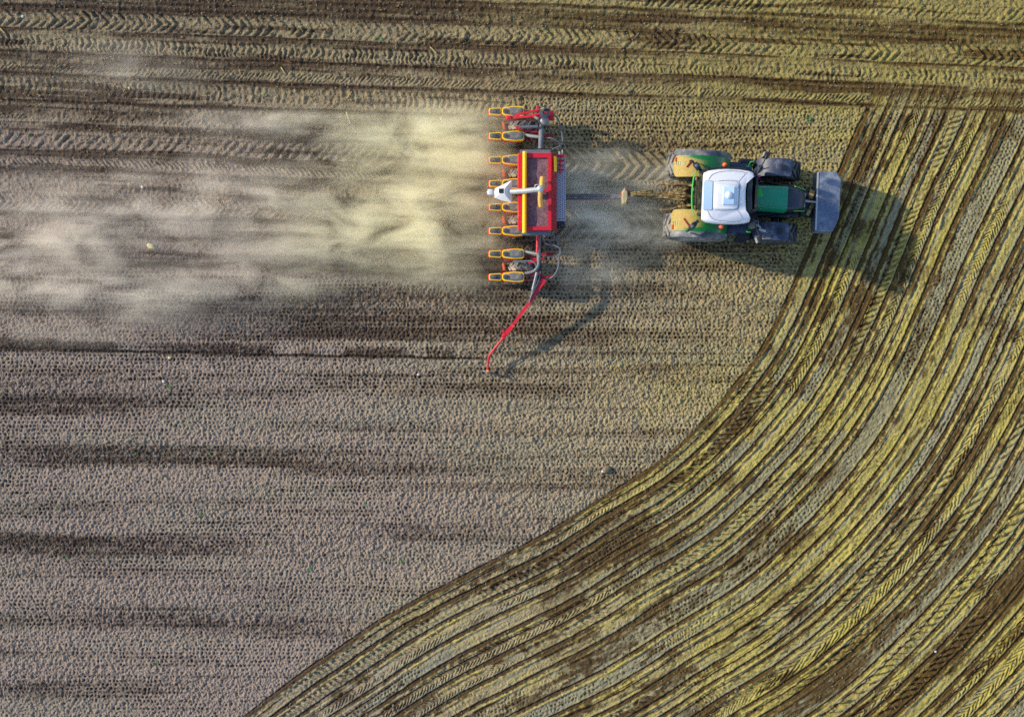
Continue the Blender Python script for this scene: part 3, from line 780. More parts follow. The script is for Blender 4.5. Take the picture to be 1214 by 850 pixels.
# rear linkage, caked in dust
b = MB()
for sd in (1, -1):
    b.beam((-.20, sd * .33, .80), (-1.05, sd * .42, .55), .07, .10); b.beam((-.15, sd * .30, 1.35), (-.62, sd * .36, 1.28), .07, .09); b.tube([(-.60, sd * .36, 1.28), (-.72, sd * .39, .66)], .035, 8)
    b.curve([(-.28, sd * .12, 1.2), (-.5, sd * .16, 1.35), (-.72, sd * .12, 1.1), (-.95, sd * .06, .85)], .022, 6)
    b.box((-1.06, sd * .42, .55), (.12, .10, .14), bev=.02)
b.beam((-.2, .0, 1.25), (-.75, .0, 1.05), .07, .07); b.box((-.34, 0, .98), (.16, .66, .5), bev=.05)
for k in range(14):
    b.box((-.3 - .35 * random.random(), random.uniform(-.42, .42), random.uniform(.9, 1.3)), (.08, .06, .08), rot=random.random() * 3, bev=.015)
for k in range(6):
    y = -.3 + .12 * k; b.curve([(-.3, y, 1.3), (-.45, y * .9, 1.38), (-.6, y * .5, 1.2), (-1.1, y * .25 + .02, .9)], .018, 6)
b.beam((-.25, -.02, .48), (-1.25, -.02, .46), .12, .08); b.box((-1.27, -.02, .52), (.16, .18, .14), bev=.02)
b.build('rear_linkage', M['tan'], tractor, 40)

# front linkage and ballast block
b = MB()
for sd in (1, -1): b.beam((3.25, sd * .30, .75), (3.82, sd * .36, .70), .07, .12); b.beam((3.3, sd * .16, 1.1), (3.62, sd * .3, .98), .09, .12)
b.beam((3.25, 0, 1.30), (3.85, 0, 1.10), .05, .05); b.box((3.46, 0, .85), (.30, .86, .34), bev=.04); b.box((3.68, 0, .62), (.36, .9, .12), bev=.03)
fl = b.build('front_linkage', M['black'], tractor, 40)
b = MB(); b.box((3.62, .24, 1.06), (.16, .30, .10), rot=R_(-8), bev=.02); b.box((3.60, -.22, 1.04), (.12, .42, .08), rot=R_(-22), bev=.02); b.build('link_plate', M['tan'], fl, 40, each=True)
b = MB(); b.tube([(3.34, 0, 1.42), (3.74, 0, 1.22)], .032, 10); b.tube([(3.34, 0, 1.42), (3.52, 0, 1.33)], .045, 10); b.build('top_link', M['steel'], fl, 40)
def bp(zx, zy, z=1.15):
    p = TL(770 + zx / 4.669, 165 + zy / 4.669, z); return (p.x, p.y)
BO = [bp(*q) for q in ((931, 181), (1000, 179), (1036, 181), (1061, 222), (1057, 320), (1050, 432), (1034, 474), (1014, 512), (960, 513), (917, 510), (924, 345))]
b = MB(); b.prism(BO, .42, 1.17, inset=.035, bev=.03)
bk_ = b.build('front_ballast', M['ballast'], tractor, 30)
tag(bk_, 'blue grey front ballast block with cut front corners and a dusty top')
b = MB(); q0, q1 = bp(930, 185), bp(918, 505); b.beam((q0[0] + .01, q0[1], 1.175), (q1[0] + .01, q1[1], 1.175), .05, .03); b.build('rear_lip', M['galv'], bk_)
b = MB(); q0, q1 = bp(932, 322), bp(1052, 356); b.beam((*q0, 1.172), (*q1, 1.172), .02, .012); q0, q1 = bp(930, 312), bp(1048, 340); b.beam((*q0, 1.172), (*q1, 1.172), .012, .012); b.build('weld_line', M['steel'], bk_, each=True)

# ================================================================== SEED DRILL
DB = W(640, 231, 1.0); DB.z = 0
drill = empty('seed_drill', DB)
tag(drill, 'red trailed seed drill with eight yellow rimmed row units and a long seed hopper', 'seed drill')
def DL(px, py, z):
    p = W(px, py, z) - DB; p.z = z; return p
# toolbar
b = MB(); b.box((-.02, .05, .76), (.15, 5.5, .15), bev=.02); b.box((.02, 0, .78), (.5, 1.9, .12), bev=.02)
b.build('toolbar', M['black'], drill, 40)
for y in (2.62, 1.86, -1.88, -2.60):
    b = MB(); b.box((.32, y, .86), (.24, .12, .14), bev=.02); b.beam((.0, y, .82), (.3, y, .84), .05, .08); b.build('frame_bracket', M['dark_red'], drill, 40)
for y in (2.22, -2.27):
    for dy, L in ((.24, .45), (-.24, .28)):
        b = MB(); b.box((-.06, y + dy, .9), (L, .06, .12), bev=.02); b.build('frame_bracket', M['red'], drill, 40)

# row units
UY = [2.634, 1.856, 1.096, .348, -.40, -1.148, -1.88, -2.61]
def taper(x0, x1, w0, w1, wm=None, k=.05, inset=0.0):
    """lid outline seen from above, cut corners"""
    w0 -= inset; w1 -= inset; wm = (wm - inset) if wm else None; x0 += inset; x1 -= inset
    pts = [(x0, -w0 + k), (x0 + k, -w0)]
    if wm: pts += [(x0 + (x1 - x0) * .55, -wm)]
    pts += [(x1 - k, -w1), (x1, -w1 + k), (x1, w1 - k), (x1 - k, w1)]
    if wm: pts += [(x0 + (x1 - x0) * .55, wm)]
    pts += [(x0 + k, w0), (x0, w0 - k)]
    return pts
def make_unit():
    u = empty('row_unit', (0, UY[0], 0)); u.parent = drill
    b = MB(); b.prism(taper(-1.20, -.50, .125, .155, .17), .86, 1.10, inset=.015, bev=.03); b.prism(taper(-1.62, -1.215, .10, .12, None, .03), .84, 1.06, inset=.012, bev=.025)
    b.build('rim', M['yellow'], u, 40)
    b = MB(); b.prism(taper(-1.20, -.50, .125, .155, .17, .05, .032), 1.08, 1.122, inset=.015, bev=.012); b.build('lid', M['cover'], u, 40)
    b = MB(); b.prism(taper(-1.62, -1.215, .10, .12, None, .03, .028), 1.05, 1.082, inset=.012, bev=.01); b.build('rear_lid', M['cover_dark'], u, 40)
    b = MB(); b.box((-1.10, 0, 1.15), (.14, .12, .05), bev=.015); b.box((-1.44, 0, 1.10), (.12, .10, .05), bev=.015); b.box((-.56, .0, 1.125), (.03, .12, .02), bev=.004); b.build('latch', M['cover_dark'], u, 40, each=True)
    b = MB(); b.prism(taper(-1.24, -.48, .15, .15, .19), .74, .875, inset=0); b.prism(taper(-1.65, -1.25, .11, .13, None, .03), .70, .85)
    b.box((-.20, .07, .66), (.62, .035, .09), bev=.008); b.box((-.20, -.07, .66), (.62, .035, .09), bev=.008); b.box((-.9, 0, .60), (.8, .10, .30), bev=.02)
    b.build('frame', M['red'], u, 40)
    b = MB()
    for sd in (1, -1): b.lathe([(.19, -.008), (.19, .008), (.05, .03), (.05, -.03)], c=(-.75, sd * .05, .19), n=24)
    b.build('disc_coulter', M['steel'], u, 40)
    b = MB()
    for sd in (1, -1): b.lathe([(.16, -.04), (.20, -.03), (.20, .03), (.16, .04)], c=(-.95, sd * .14, .20), n=24)
    for sd in (1, -1): b.lathe([(.12, -.025), (.16, -.02), (.16, .02), (.12, .025)], c=(-1.45, sd * .08, .17), n=20)
    b.build('press_wheel', M['rubber_dusty'], u, 40, each=True)
    return u
u0 = make_unit()
for k, y in enumerate(UY[1:]):
    u = u0.copy(); COL.objects.link(u); u.parent = drill; u.location = (0.0 if k % 2 else .004, y, 0)
    for ch in u0.children: copy_to(ch, u, ch.location)

# carrying wheels
WY = [2.22, .71, -.78, -2.27]
tw = tyre(.50, .31, 15, .035, .06, .55, 42)
w0 = empty('carrying_wheel', (-.60, WY[0], .49)); w0.parent = drill
tw.build('tyre', M['rubber_dusty'], w0, 35); rim(.50, .31, .55).build('rim', M['red'], w0, 35)
b = MB(); b.box((-.55, 0, .20), (.07, .24, .30), rot=R_(8), bev=.015); b.beam((-.55, .19, .2), (.5, .19, .30), .04, .06); b.build('scraper', M['orange_red'], w0, 40)
for y in WY[1:]:
    w = w0.copy(); COL.objects.link(w); w.parent = drill; w.location = (-.60, y, .49)
    for ch in w0.children: copy_to(ch, w, ch.location)

# hopper: sloped walls, wide red rim, seed level inside
def hp(px, py, z): 
    p = DL(px, py, z); return Vector((p.x, p.y, z))
def rect(x0, y0, x1, y1, z): return [hp(x0, y1, z), hp(x1, y1, z), hp(x1, y0, z), hp(x0, y0, z)]
b = MB()
rings = [rect(624, 194, 648, 262, .95), rect(616, 184, 657, 272, 1.55), rect(614.5, 181.5, 654, 273.5, 1.88), rect(614.8, 182, 653.6, 273, 1.90), rect(625.5, 187.2, 650, 269, 1.90), rect(626.2, 188, 649.4, 268.2, 1.62)]
b.loft(rings, True, False)
hop = b.build('hopper', M['red'], drill)
b = MB(); 
ng = 26
rgx = []
for i in range(ng + 1):
    row = []
    for j in range(9):
        px = 625.8 + (649.8 - 625.8) * j / 8; py = 187.4 + (268.8 - 187.4) * i / ng
        row.append(hp(px, py, 1.84 + .008 * math.sin(i * .9 + j * .7) + random.uniform(-.004, .004)))
    rgx.append(row)
b.loft([r + [v - Vector((0, 0, .12)) for v in reversed(r)] for r in rgx])
b.build('seed_fill', M['seed'], hop, 60)
b = MB(); b.loft([rect(653.4, 181.6, 660.0, 273.4, 1.50), rect(653.6, 181.8, 659.2, 273.2, 1.62), rect(652.6, 182.2, 654.4, 272.6, 1.885)]); b.build('front_flange', M['dark_red'], hop)
b = MB(); b.loft([rect(613.6, 182, 620, 273.5, 1.70), rect(614, 182.4, 619.8, 273, 1.86)]); b.build('rear_flange', M['red_dusty'], hop)
b = MB(); b.tube([hp(622, 179.8, 1.97), hp(621.8, 228, 1.98), hp(621.6, 276.2, 1.97)], .062, 12); b.build('cover_roll', M['yellow'], hop, 50)
b = MB(); b.loft([rect(616.5, 177.6, 653, 182.0, 1.50), rect(617, 178.2, 652.6, 181.8, 1.74)]); b.loft([rect(618, 274, 653, 279.6, 1.46), rect(618.4, 274.2, 652.6, 278.8, 1.62)])
b.build('end_cap', M['steel'], hop, 40, each=True)
b = MB(); b.beam(hp(642.5, 227, 1.92), hp(651, 226.8, 1.92), .07, .05); b.build('cross_brace', M['red'], hop)

# filling auger lying across the hopper
b = MB(); b.tube([hp(605.5, 227.6, 1.93), hp(624, 226.4, 2.12), hp(642, 224.3, 2.24)], .082, 16); b.build('auger_tube', M['galv'], drill, 60)
fz = 1.86
def fz_ring(pts, z): return [hp(px, py, z) for px, py in pts]
b = MB()
outer = fz_ring([(606.8, 240.9), (606.8, 214.0), (598.0, 218.2), (586.6, 223.8), (586.4, 234.8), (595.5, 238.0)], fz)
low_ = fz_ring([(606.8, 240.9), (606.8, 214.0), (598.0, 218.2), (586.6, 223.8), (586.4, 234.8), (595.5, 238.0)], fz - .10)
apex = fz_ring([(599.0, 231.5), (599.0, 222.6), (597.0, 222.8), (592.5, 224.6), (592.5, 229.6), (596.2, 231.2)], fz + .17)
b.loft([low_, outer, apex], True, True)
fu = b.build('auger_funnel', M['white_dusty'], drill, 25)
b = MB(); p = hp(594.3, 226.6, fz + .15); b.box((p.x, p.y, p.z + .03), (.16, .14, .04), bev=.01); b.build('outlet', M['black'], fu)
b = MB(); p = hp(597.9, 227, fz + .155); b.box((p.x, p.y, p.z + .03), (.035, .17, .02), bev=.004); b.build('sticker', M['white'], fu)
b = MB(); p = hp(581.2, 228.2, fz - .1); b.box(p, (.16, .18, .2), bev=.03); p2 = hp(577.8, 229, fz - .12); b.tube([p, p2], .06, 12); b.box(hp(584.4, 228.6, fz - .1), (.16, .11, .12), bev=.02); b.build('auger_motor', M['white'], drill, 40)
b = MB(); b.tube([hp(641.6, 224.0, 2.24), hp(642.4, 217.5, 2.20), hp(642.9, 211.2, 2.06)], .075, 12); b.tube([hp(640.8, 226, 2.24), hp(640.2, 236, 2.18), hp(641.2, 244.8, 2.04)], .072, 12); b.build('auger_spout', M['spout'], drill, 50, each=True)
b = MB(); b.lathe([(.10, 0), (.105, .05), (.10, .12), (.06, .16), (0, .17)], c=hp(640.4, 224.2, 2.2), axis='z', n=18, closed=False)
b.curve([hp(634, 222, 2.24), hp(635, 219.6, 2.3), hp(638, 219.4, 2.3), hp(640, 221.5, 2.28)], .018, 6); b.beam(hp(639, 231, 2.2), hp(641, 229, 2.24), .05, .12)
b.build('auger_joint', M['galv'], drill, 40)

# walkway of perforated plate
def plate():
    b = MB(); x0, x1 = DL(659.5, 0, 1.15).x, DL(670.2, 0, 1.15).x; y0, y1 = DL(0, 261, 1.15).y, DL(0, 189, 1.15).y
    # rows of holes: hexagonal openings cut as a grid of strips
    cols, rows = 5, 26
    dx = (x1 - x0) / cols; dy = (y1 - y0) / rows
    bm = b.bm
    for i in range(cols):
        for j in range(rows):
            oy = dy * .5 if i % 2 else 0
            cx_, cy_ = x0 + dx * (i + .5), y0 + dy * (j + .5) + oy
            o4 = [(cx_ - dx / 2, cy_ - dy / 2), (cx_, cy_ - dy / 2), (cx_ + dx / 2, cy_ - dy / 2), (cx_ + dx / 2, cy_), (cx_ + dx / 2, cy_ + dy / 2), (cx_, cy_ + dy / 2), (cx_ - dx / 2, cy_ + dy / 2), (cx_ - dx / 2, cy_)]
            hl = []
            for (px_, py_) in o4:
                a = math.atan2((py_ - cy_) / dy, (px_ - cx_) / dx); hl.append((cx_ + dx * .29 * math.cos(a), cy_ + dy * .30 * math.sin(a)))
            for z in (1.15, 1.13):
                vo = [bm.verts.new((*p, z)) for p in o4]; vi = [bm.verts.new((*p, z)) for p in hl]
                for k in range(8): bm.faces.new((vo[k], vo[(k + 1) % 8], vi[(k + 1) % 8], vi[k]))
    b.beam((x0, y0, 1.12), (x0, y1 + .05, 1.12), .03, .05); b.beam((x1, y0, 1.12), (x1, y1 + .05, 1.12), .03, .05)
    b.beam((x0, y0 - .01, 1.12), (x1, y0 - .01, 1.12), .03, .05)
    return b
wk = plate().build('walkway', M['mesh'], drill)
b = MB()
for k in range(4): b.beam(hp(661, 186 + 5.2 * k, 1.30 - .02 * k), hp(668.5, 186 + 5.2 * k, 1.30 - .02 * k), .05, .04)
b.tube([hp(661, 184, 1.5), hp(671.5, 185.2, 1.5)], .025, 8); b.tube([hp(661, 189.8, 1.42), hp(670, 190.2, 1.42)], .02, 8)
b.tube([hp(664.5, 188, 1.40), hp(664, 206, 1.36)], .022, 8)
b.build('handrail', M['red'], wk, 40)
b = MB(); b.beam(hp(663, 180, 1.2), hp(662.8, 205, 1.2), .06, .05); b.beam(hp(666.5, 178, 1.1), hp(667, 205, 1.14), .04, .04); b.build('step_frame', M['galv'], wk)
b = MB(); b.loft([[hp(656.4, 185, 1.885), hp(659.6, 186, 1.64), hp(659.8, 203.8, 1.64), hp(656.8, 203.8, 1.885)], [hp(656.4, 185, 1.90), hp(659.9, 186, 1.655), hp(660.1, 203.8, 1.655), hp(656.8, 203.8, 1.90)]]); b.build('warning_plate', M['yellow'], hop)
b = MB(); b.box((.66, .05, .62), (.28, 2.2, .34), bev=.04); b.box((.55, -.6, .75), (.4, .6, .3), bev=.05); b.build('fan_housing', M['black'], drill, 40)

# wing tubes
for y0, y1, pxs in ((1.32, 2.25, 1), (-1.35, -2.2, -1)):
    b = MB()
    if pxs > 0:
        b.tube([hp(641.2, 176.5, 1.12), hp(641.6, 152, 1.12)], .085, 14); b.curve([hp(641.6, 153, 1.12), hp(641, 147, 1.14), hp(638.6, 142.2, 1.1), hp(634.5, 139.4, 1.0)], .05, 10)
    else:
        b.tube([hp(638.6, 281, 1.12), hp(638.8, 310, 1.12)], .07, 14); b.curve([hp(638.8, 309, 1.12), hp(637.6, 316, 1.14), hp(632, 322, 1.1), hp(621, 324.6, 1.0)], .05, 10)
    b.build('seed_pipe', M['hose'], drill, 50)
b = MB(); b.tube([hp(600 + 20, 158.8, 1.0), hp(629, 161.5, 1.05), hp(641, 162.8, 1.05)], .055, 10); b.tube([hp(619.5, 297.5, 1.0), hp(628, 299.5, 1.05), hp(638, 301.5, 1.05)], .045, 10)
b.build('seed_pipe', M['galv'], drill, 50, each=True)
# wing rams and cylinders above the outer wheels
b = MB(); b.tube([hp(615, 151.2, 1.25), hp(637.5, 150.4, 1.25)], .05, 10); b.lathe([(.02, 0), (.13, .02), (.13, .12), (.09, .15), (0, .15)], c=hp(645.5, 144.2, 1.25), axis='z', n=18, closed=False)
b.lathe([(.02, 0), (.10, .02), (.10, .1), (0, .12)], c=hp(644.5, 139.5, 1.3), axis='z', n=18, closed=False)
b.build('wing_ram', M['steel'], drill, 40, each=True)
b = MB(); b.beam(hp(612, 152.4, 1.2), hp(620, 152.0, 1.2), .12, .1); b.beam(hp(620, 155.5, 1.1), hp(637, 156.5, 1.1), .05, .06); b.beam(hp(626, 311, 1.1), hp(636, 310, 1.1), .1, .1); b.tube([hp(637.4, 278.8, 1.2), hp(637, 300, 1.15)], .045, 10)
b.beam(hp(634.5, 276.5, 1.35), hp(640, 276.5, 1.35), .12, .14)
b.build('wing_bracket', M['red'], drill, 40, each=True)
b = MB(); b.tube([hp(608, 310, 1.1), hp(630, 309.5, 1.15)], .03, 8); b.curve([hp(630, 309.5, 1.15), hp(634, 312, 1.15), hp(636.5, 317, 1.1)], .03, 8); b.build('wing_ram', M['steel'], drill, 40)

# hydraulic hoses
for pts in ([(653, 136.6), (660, 139), (664.5, 150), (666.8, 163), (666, 171), (661, 175), (655, 177)], [(645, 164.4), (653, 164), (661, 168), (664, 173.4), (659, 176)],
            [(644, 279), (650, 284), (656, 284.5), (657, 278)], [(641, 281), (646, 288), (653, 291), (660, 292), (664.5, 297), (662.5, 305), (661.5, 318), (655.5, 328), (648, 330.6)],
            [(650, 288), (658, 291.5), (664, 295), (663.6, 302), (655, 303.6), (648, 304)], [(661, 279), (661.8, 287), (661.4, 291)]):
    b = MB(); b.curve([hp(x, y, 1.02 + .10 * math.sin(i * 1.3)) for i, (x, y) in enumerate(pts)], .026, 7)
    b.build('hydraulic_hose', M['hose'], drill, 50)

# row markers: folded one on top, unfolded one reaching over the field
mk = empty('row_marker', (0, 0, 0)); mk.parent = drill
tag(mk, 'folded red marker arm lying over the outer row unit')
b = MB(); b.beam(hp(601, 141.4, 1.35), hp(618, 135.0, 1.42), .07, .07); b.beam(hp(618, 135.0, 1.42), hp(643.5, 129.6, 1.45), .065, .07, .055, .06)
b.beam(hp(608, 140.0, 1.40), hp(629, 138.0, 1.46), .07, .06); b.beam(hp(629, 138.0, 1.46), hp(645, 133.6, 1.5), .065, .06); b.box(hp(603, 140, 1.4), (.18, .14, .12), bev=.03); b.box(hp(637.6, 128.4, 1.45), (.08, .14, .10), bev=.02)
b.box(hp(652.5, 139.5, 1.1), (.22, .20, .16), bev=.03)
b.build('arm', M['red'], mk, 40)
b = MB(); b.lathe([(.20, -.012), (.20, .012), (.05, .05), (0, .05)], c=hp(645, 130.6, 1.45), n=28, closed=False); b.lathe([(.17, .0), (.17, .05), (.06, .07), (.06, 0)], c=hp(645.5, 134, 1.5), axis='z', n=24); b.build('disc', M['cover_dark'], mk, 40)
b = MB(); b.box(hp(643.6, 129.6, 1.58), (.08, .08, .03), bev=.01); b.build('reflector', M['yellow'], mk)

mk = empty('row_marker', (0, 0, 0)); mk.parent = drill
tag(mk, 'unfolded red marker arm reaching out diagonally over the bare field')
b = MB(); b.beam(hp(645.0, 331.4, 1.05), hp(638.5, 341.8, 1.03), .18, .10, .11, .10); b.beam(hp(640, 339.6, 1.03), hp(627.2, 359.6, .92), .12, .11, .10, .10); b.beam(hp(627.4, 359.3, .92), hp(598.6, 398.0, .62), .10, .10, .09, .09)
b.beam(hp(609, 384.4, .74), hp(596, 400.2, .63), .13, .12); b.box(hp(598.6, 396.4, .66), (.19, .13, .13), rot=R_(50), bev=.02); b.box(hp(596.8, 393.0, .70), (.09, .09, .08), bev=.02)
b.tube([hp(597, 399.6, .62), hp(581.2, 419.6, .42)], .036, 10); b.curve([hp(581.4, 419.2, .42), hp(579.7, 422.4, .40), hp(578.9, 428, .36), hp(578, 440.2, .28)], .036, 10)
b.build('arm', M['red'], mk, 40)
b = MB(); b.tube([hp(636.6, 323, 1.18), hp(631.5, 344, 1.10)], .05, 10); b.tube([hp(631.6, 343.6, 1.10), hp(627.4, 358.6, 1.00)], .026, 8); b.curve([hp(640.6, 322, 1.15), hp(638, 334, 1.14), hp(631, 348, 1.1), hp(627.6, 357, 1.02)], .016, 6); b.build('ram', M['steel'], mk, 40)
b = MB(); p = hp(577.4, 441.4, .20); b.lathe([(.20, -.012), (.20, .012), (.05, .05), (0, .05)], c=(0, 0, 0), n=28, closed=False)
bmesh.ops.transform(b.bm, matrix=Matrix.Translation(p) @ Matrix.Rotation(R_(-20), 4, 'Z'), verts=b.bm.verts[:]); b.build('disc', M['ballast'], mk, 40)
b = MB(); b.box(hp(578, 440.2, .33), (.09, .09, .08), bev=.015); b.build('hub', M['spout'], mk, 40)

# drawbar and hitch
hx = DL(740, 0, .7).x
b = MB(); b.beam((.2, -.03, .72), (2.45, -.06, .66), .16, .16, .12, .12); 
db = b.build('drawbar', M['dusty_iron'], drill, 40)
b = MB()
for k in range(3): b.curve([(.7, .02 - .05 * k, .86), (1.4, .03 - .05 * k, .80), (2.1, .02 - .05 * k, .86), (hx - .05, -.02 - .03 * k, 1.0)], .02, 6)
b.build('hydraulic_hose', M['hose'], db, 50)
b = MB(); b.curve([(.8, -.13, .76), (1.8, -.14, .78), (2.3, -.12, .78)], .014, 6); b.build('brake_line', M['red'], db, 50)
b = MB(); p = hp(740.8, 232.6, 1.05)
b.loft([[p + Vector(v) for v in ((-.07, -.26, -.45), (.06, -.27, -.45), (.11, -.06, -.45), (.10, .16, -.45), (.0, .27, -.45), (-.10, .14, -.45), (-.11, -.08, -.45))],
        [p + Vector(v) for v in ((-.07, -.26, .0), (.06, -.27, .0), (.11, -.06, .0), (.10, .16, .0), (.0, .27, .0), (-.10, .14, .0), (-.11, -.08, .0))],
        [p + Vector(v) for v in ((-.04, -.20, .07), (.03, -.20, .07), (.07, -.05, .09), (.06, .12, .09), (.0, .2, .07), (-.06, .1, .09), (-.07, -.06, .09))]])
b.build('hose_stand', M['dusty_galv'], drill, 40)
b = MB(); b.box(hp(745.0, 228.4, .9), (.10, .17, .18), rot=R_(15), bev=.03); b.box(hp(743.8, 241.4, 1.0), (.06, .07, .1), bev=.015); b.box(hp(736.4, 230.4, 1.0), (.05, .08, .1), bev=.015); b.build('stand_bracket', M['red'], drill, 40, each=True)
b = MB(); b.beam(hp(746, 230.6, .62), hp(762, 229.2, .60), .12, .1); b.beam(hp(760, 229.4, .66), hp(772, 229.4, .66), .10, .08); b.box(hp(770.6, 231, .66), (.13, .28, .14), bev=.02); b.beam(hp(768, 233, .60), hp(786, 234, .60), .13, .12); b.beam(hp(771, 228.2, .66), hp(784, 228.4, .66), .06, .07); b.tube([hp(752, 231.6, .8), hp(800, 233.2, .95)], .05, 10); b.box(hp(763, 229, .68), (.16, .16, .1), bev=.02)
for dy in (-3, 0, 3): b.tube([hp(742, 231 + dy * .5, 1.0), hp(757, 229.5 + dy * .6, 1.15), hp(774, 229 + dy, 1.05)], .02, 6)
b.build('hitch_head', M['tan'], drill, 40)

# ================================================================== STONES, STICKS, SPROUTS, LOOSE LITTER
def stone(name, px, py, size, col, label, cat='stone', sc=(1, .8, .6), group=None):
    b = MB(); size *= .8; vs = b.ball((0, 0, 0), size, sc, 3)
    for v in vs:
        n = math.sin(v.co.x * 37 + px) * math.cos(v.co.y * 41 + py) * .5 + math.sin(v.co.z * 53 + v.co.x * 19) * .4
        v.co *= 1 + .16 * n
    bmesh.ops.transform(b.bm, matrix=Matrix.Rotation(px, 4, 'Z'), verts=b.bm.verts[:])
    p = W(px, py, 0); z = height_at(px, py)
    o = b.build(name, col, None, 50, (p.x, p.y, z + size * sc[2] * .35)); tag(o, label, cat, group); return o
M['stone'] = paint('pale stone', (214, 196, 140), .8, dust=.2, var=.12, scale=14)
M['stone_grey'] = paint('grey stone', (196, 194, 188), .8, dust=.2, var=.12, scale=14)
M['clod'] = paint('dry soil clod', (120, 104, 82), .95, dust=.3, dustcol=lin((150, 134, 100)), var=.2, scale=12)
stone('field_stone', 178.5, 292, .135, M['stone'], 'largest pale yellow stone, lying on dusty ground behind the dust cloud', sc=(1.25, .7, .8))
stone('field_stone', 26, 20, .075, M['stone_grey'], 'small white stone in the topmost wide chevron tyre track')
stone('field_stone', 153, 105, .06, M['stone'], 'small cream stone on the rough strip below the thin chevron track')
stone('field_stone', 523, 141, .065, M['stone_grey'], 'small white stone on the dark strip just behind the outermost folded row unit')
stone('field_stone', 168.5, 222, .07, M['stone_grey'], 'white stone on light crumbs between two chevron tracks behind the dust cloud')
stone('field_stone', 194, 452, .06, M['stone_grey'], 'small white stone beside a green weed below the marker groove')
stone('field_stone', 201, 424, .075, M['stone'], 'cream stone lying in the damp marker groove')
stone('field_stone', 496, 444, .06, M['stone_grey'], 'small white stone near the tip of the unfolded marker arm')
stone('field_stone', 1109, 772, .055, M['stone_grey'], 'lone white stone in the curved drilled rows')
stone('field_stone', 715.5, 558, .10, M['stone_grey'], 'white stone leaning on a big clod beside the curved rows', sc=(.7, 1, .9))
stone('soil_clod', 718.5, 556.5, .17, M['clod'], 'big dark soil clod lying alone on the rolled field near the curve', 'clod', (.8, 1.1, .85))
def leafmat():
    m, nt, bs = new_mat('weed leaf'); tc = node(nt, 'ShaderNodeTexCoord'); nz = node(nt, 'ShaderNodeTexNoise', i_Scale=30.0); nt.links.new(tc.outputs['Object'], nz.inputs['Vector'])
    nt.links.new(mixc(nt, nz.outputs[0], (.035, .09, .015), (.08, .19, .035)), bs.inputs['Base Color']); bs.inputs['Roughness'].default_value = .6; return m
M['leaf'] = leafmat()
WEEDS = [(69, 601, 1.0, 'tiny green weed in the faint thin streak above the broad dark streak'), (79, 660.5, 1.0, 'green weed just below the lower edge of the broad dark streak'), (109.5, 653, .8, 'small weed sprout inside the broad dark streak itself'),
         (239.5, 611, 1.0, 'weed sprout on light soil above the broad dark streak'), (317.5, 645, 1.1, 'weed sprout at the fading right end of the broad dark streak'), (333, 668.5, .9, 'small weed between the end of the broad dark streak and a brighter sprout'),
         (367, 674.5, 1.2, 'bright weed sprout right below a faint dark one on the rolled field'), (357, 663, .9, 'faint dark weed just above a brighter sprout on the rolled field'), (200.5, 459, 1.3, 'bright green weed beside a small white stone below the marker groove'),
         (364, 440, 1.4, 'pale spreading green weed just under the marker groove'), (160, 538, .9, 'weed sprout in a long dark streak, its twin lying nearer the curved rows'), (247, 537, .9, 'weed sprout in a long dark streak, nearer the curved rows than its twin'),
         (450, 46, 1.6, 'upright green weed with a shadow beside the top chevron track'), (314.5, 112.5, 1.1, 'light green weed on the rough strip under the thin chevron track'), (36, 161, 1.1, 'light green weed on the big slanted lug track behind the drill'),
         (959, 141, 1.6, 'leafy weed ahead of the tractor near the dark straight line'), (474, 665, 1.2, 'weed sprout on light soil above the curved boundary'), (433, 597, 1.0, 'dark weed sprout in the middle of the rolled field'),
         (186, 720 + 65, 1.0, 'yellowish weed sprout lowest on the grey rolled field')]
for px, py, k, lb in WEEDS:
    b = MB(); n = 7
    for i in range(n):
        a = 2 * math.pi * i / n + px; L = .060 * k * random.uniform(.7, 1.2); up = random.uniform(.35, .9)
        d_ = Vector((math.cos(a), math.sin(a), up)); sd = Vector((-math.sin(a), math.cos(a), 0)) * .018 * k
        p0 = Vector((0, 0, .01)); p1 = d_ * L * .55; p2 = d_ * L; p2.z -= L * .25
        th = Vector((0, 0, .004))
        b.loft([[p0 - sd * .3, p0 + sd * .3, p0 + sd * .3 + th, p0 - sd * .3 + th], [p1 - sd, p1 + sd, p1 + sd + th, p1 - sd + th], [p2 - sd * .2, p2 + sd * .2, p2 + sd * .2 + th, p2 - sd * .2 + th]])
    p = W(px, py, 0); o = b.build('weed_sprout', M['leaf'], None, 50, (p.x, p.y, height_at(px, py) + .005)); tag(o, lb, 'weed', 'green weed sprouts on the field')

M['straw'] = paint('dry straw', (172, 148, 98), .8, dust=.2, var=.2, scale=9)
def stick(px0, py0, px1, py1, r, label):
    a = W(px0, py0); c = W(px1, py1); a.z = height_at(px0, py0) + .03; c.z = height_at(px1, py1) + .03; m_ = (a + c) / 2; m_.z = max(a.z, c.z, height_at((px0 + px1) / 2, (py0 + py1) / 2) + .02) + .01
    b = MB(); b.curve([Vector(v) - Vector((m_.x, m_.y, 0)) for v in (a, m_, c)], r, 6, 4); o = b.build('dry_stalk', M['straw'], None, 50, (m_.x, m_.y, 0)); tag(o, label, 'stalk', 'single dry stalks on the field')
stick(1116.5, 256, 1112.5, 272, .028, 'pale dry stalk on the drilled rows beyond the tractor shadow')
stick(415, 147, 410.5, 145 - 12, .02, 'dry stalk standing out of the dust near the top track'); stick(510, 56, 517, 63, .022, 'light dry stalk under the top chevron track in the middle')
stick(0, 34, 6, 40, .02, 'thick dry stalk slanting across the strip below the topmost chevron track'); stick(333, 80, 338.5, 88, .02, 'dark leaning stalk crossing the thin chevron track'); stick(411, 117, 417, 109, .02, 'pale stalk on the rough strip below the thin chevron track')
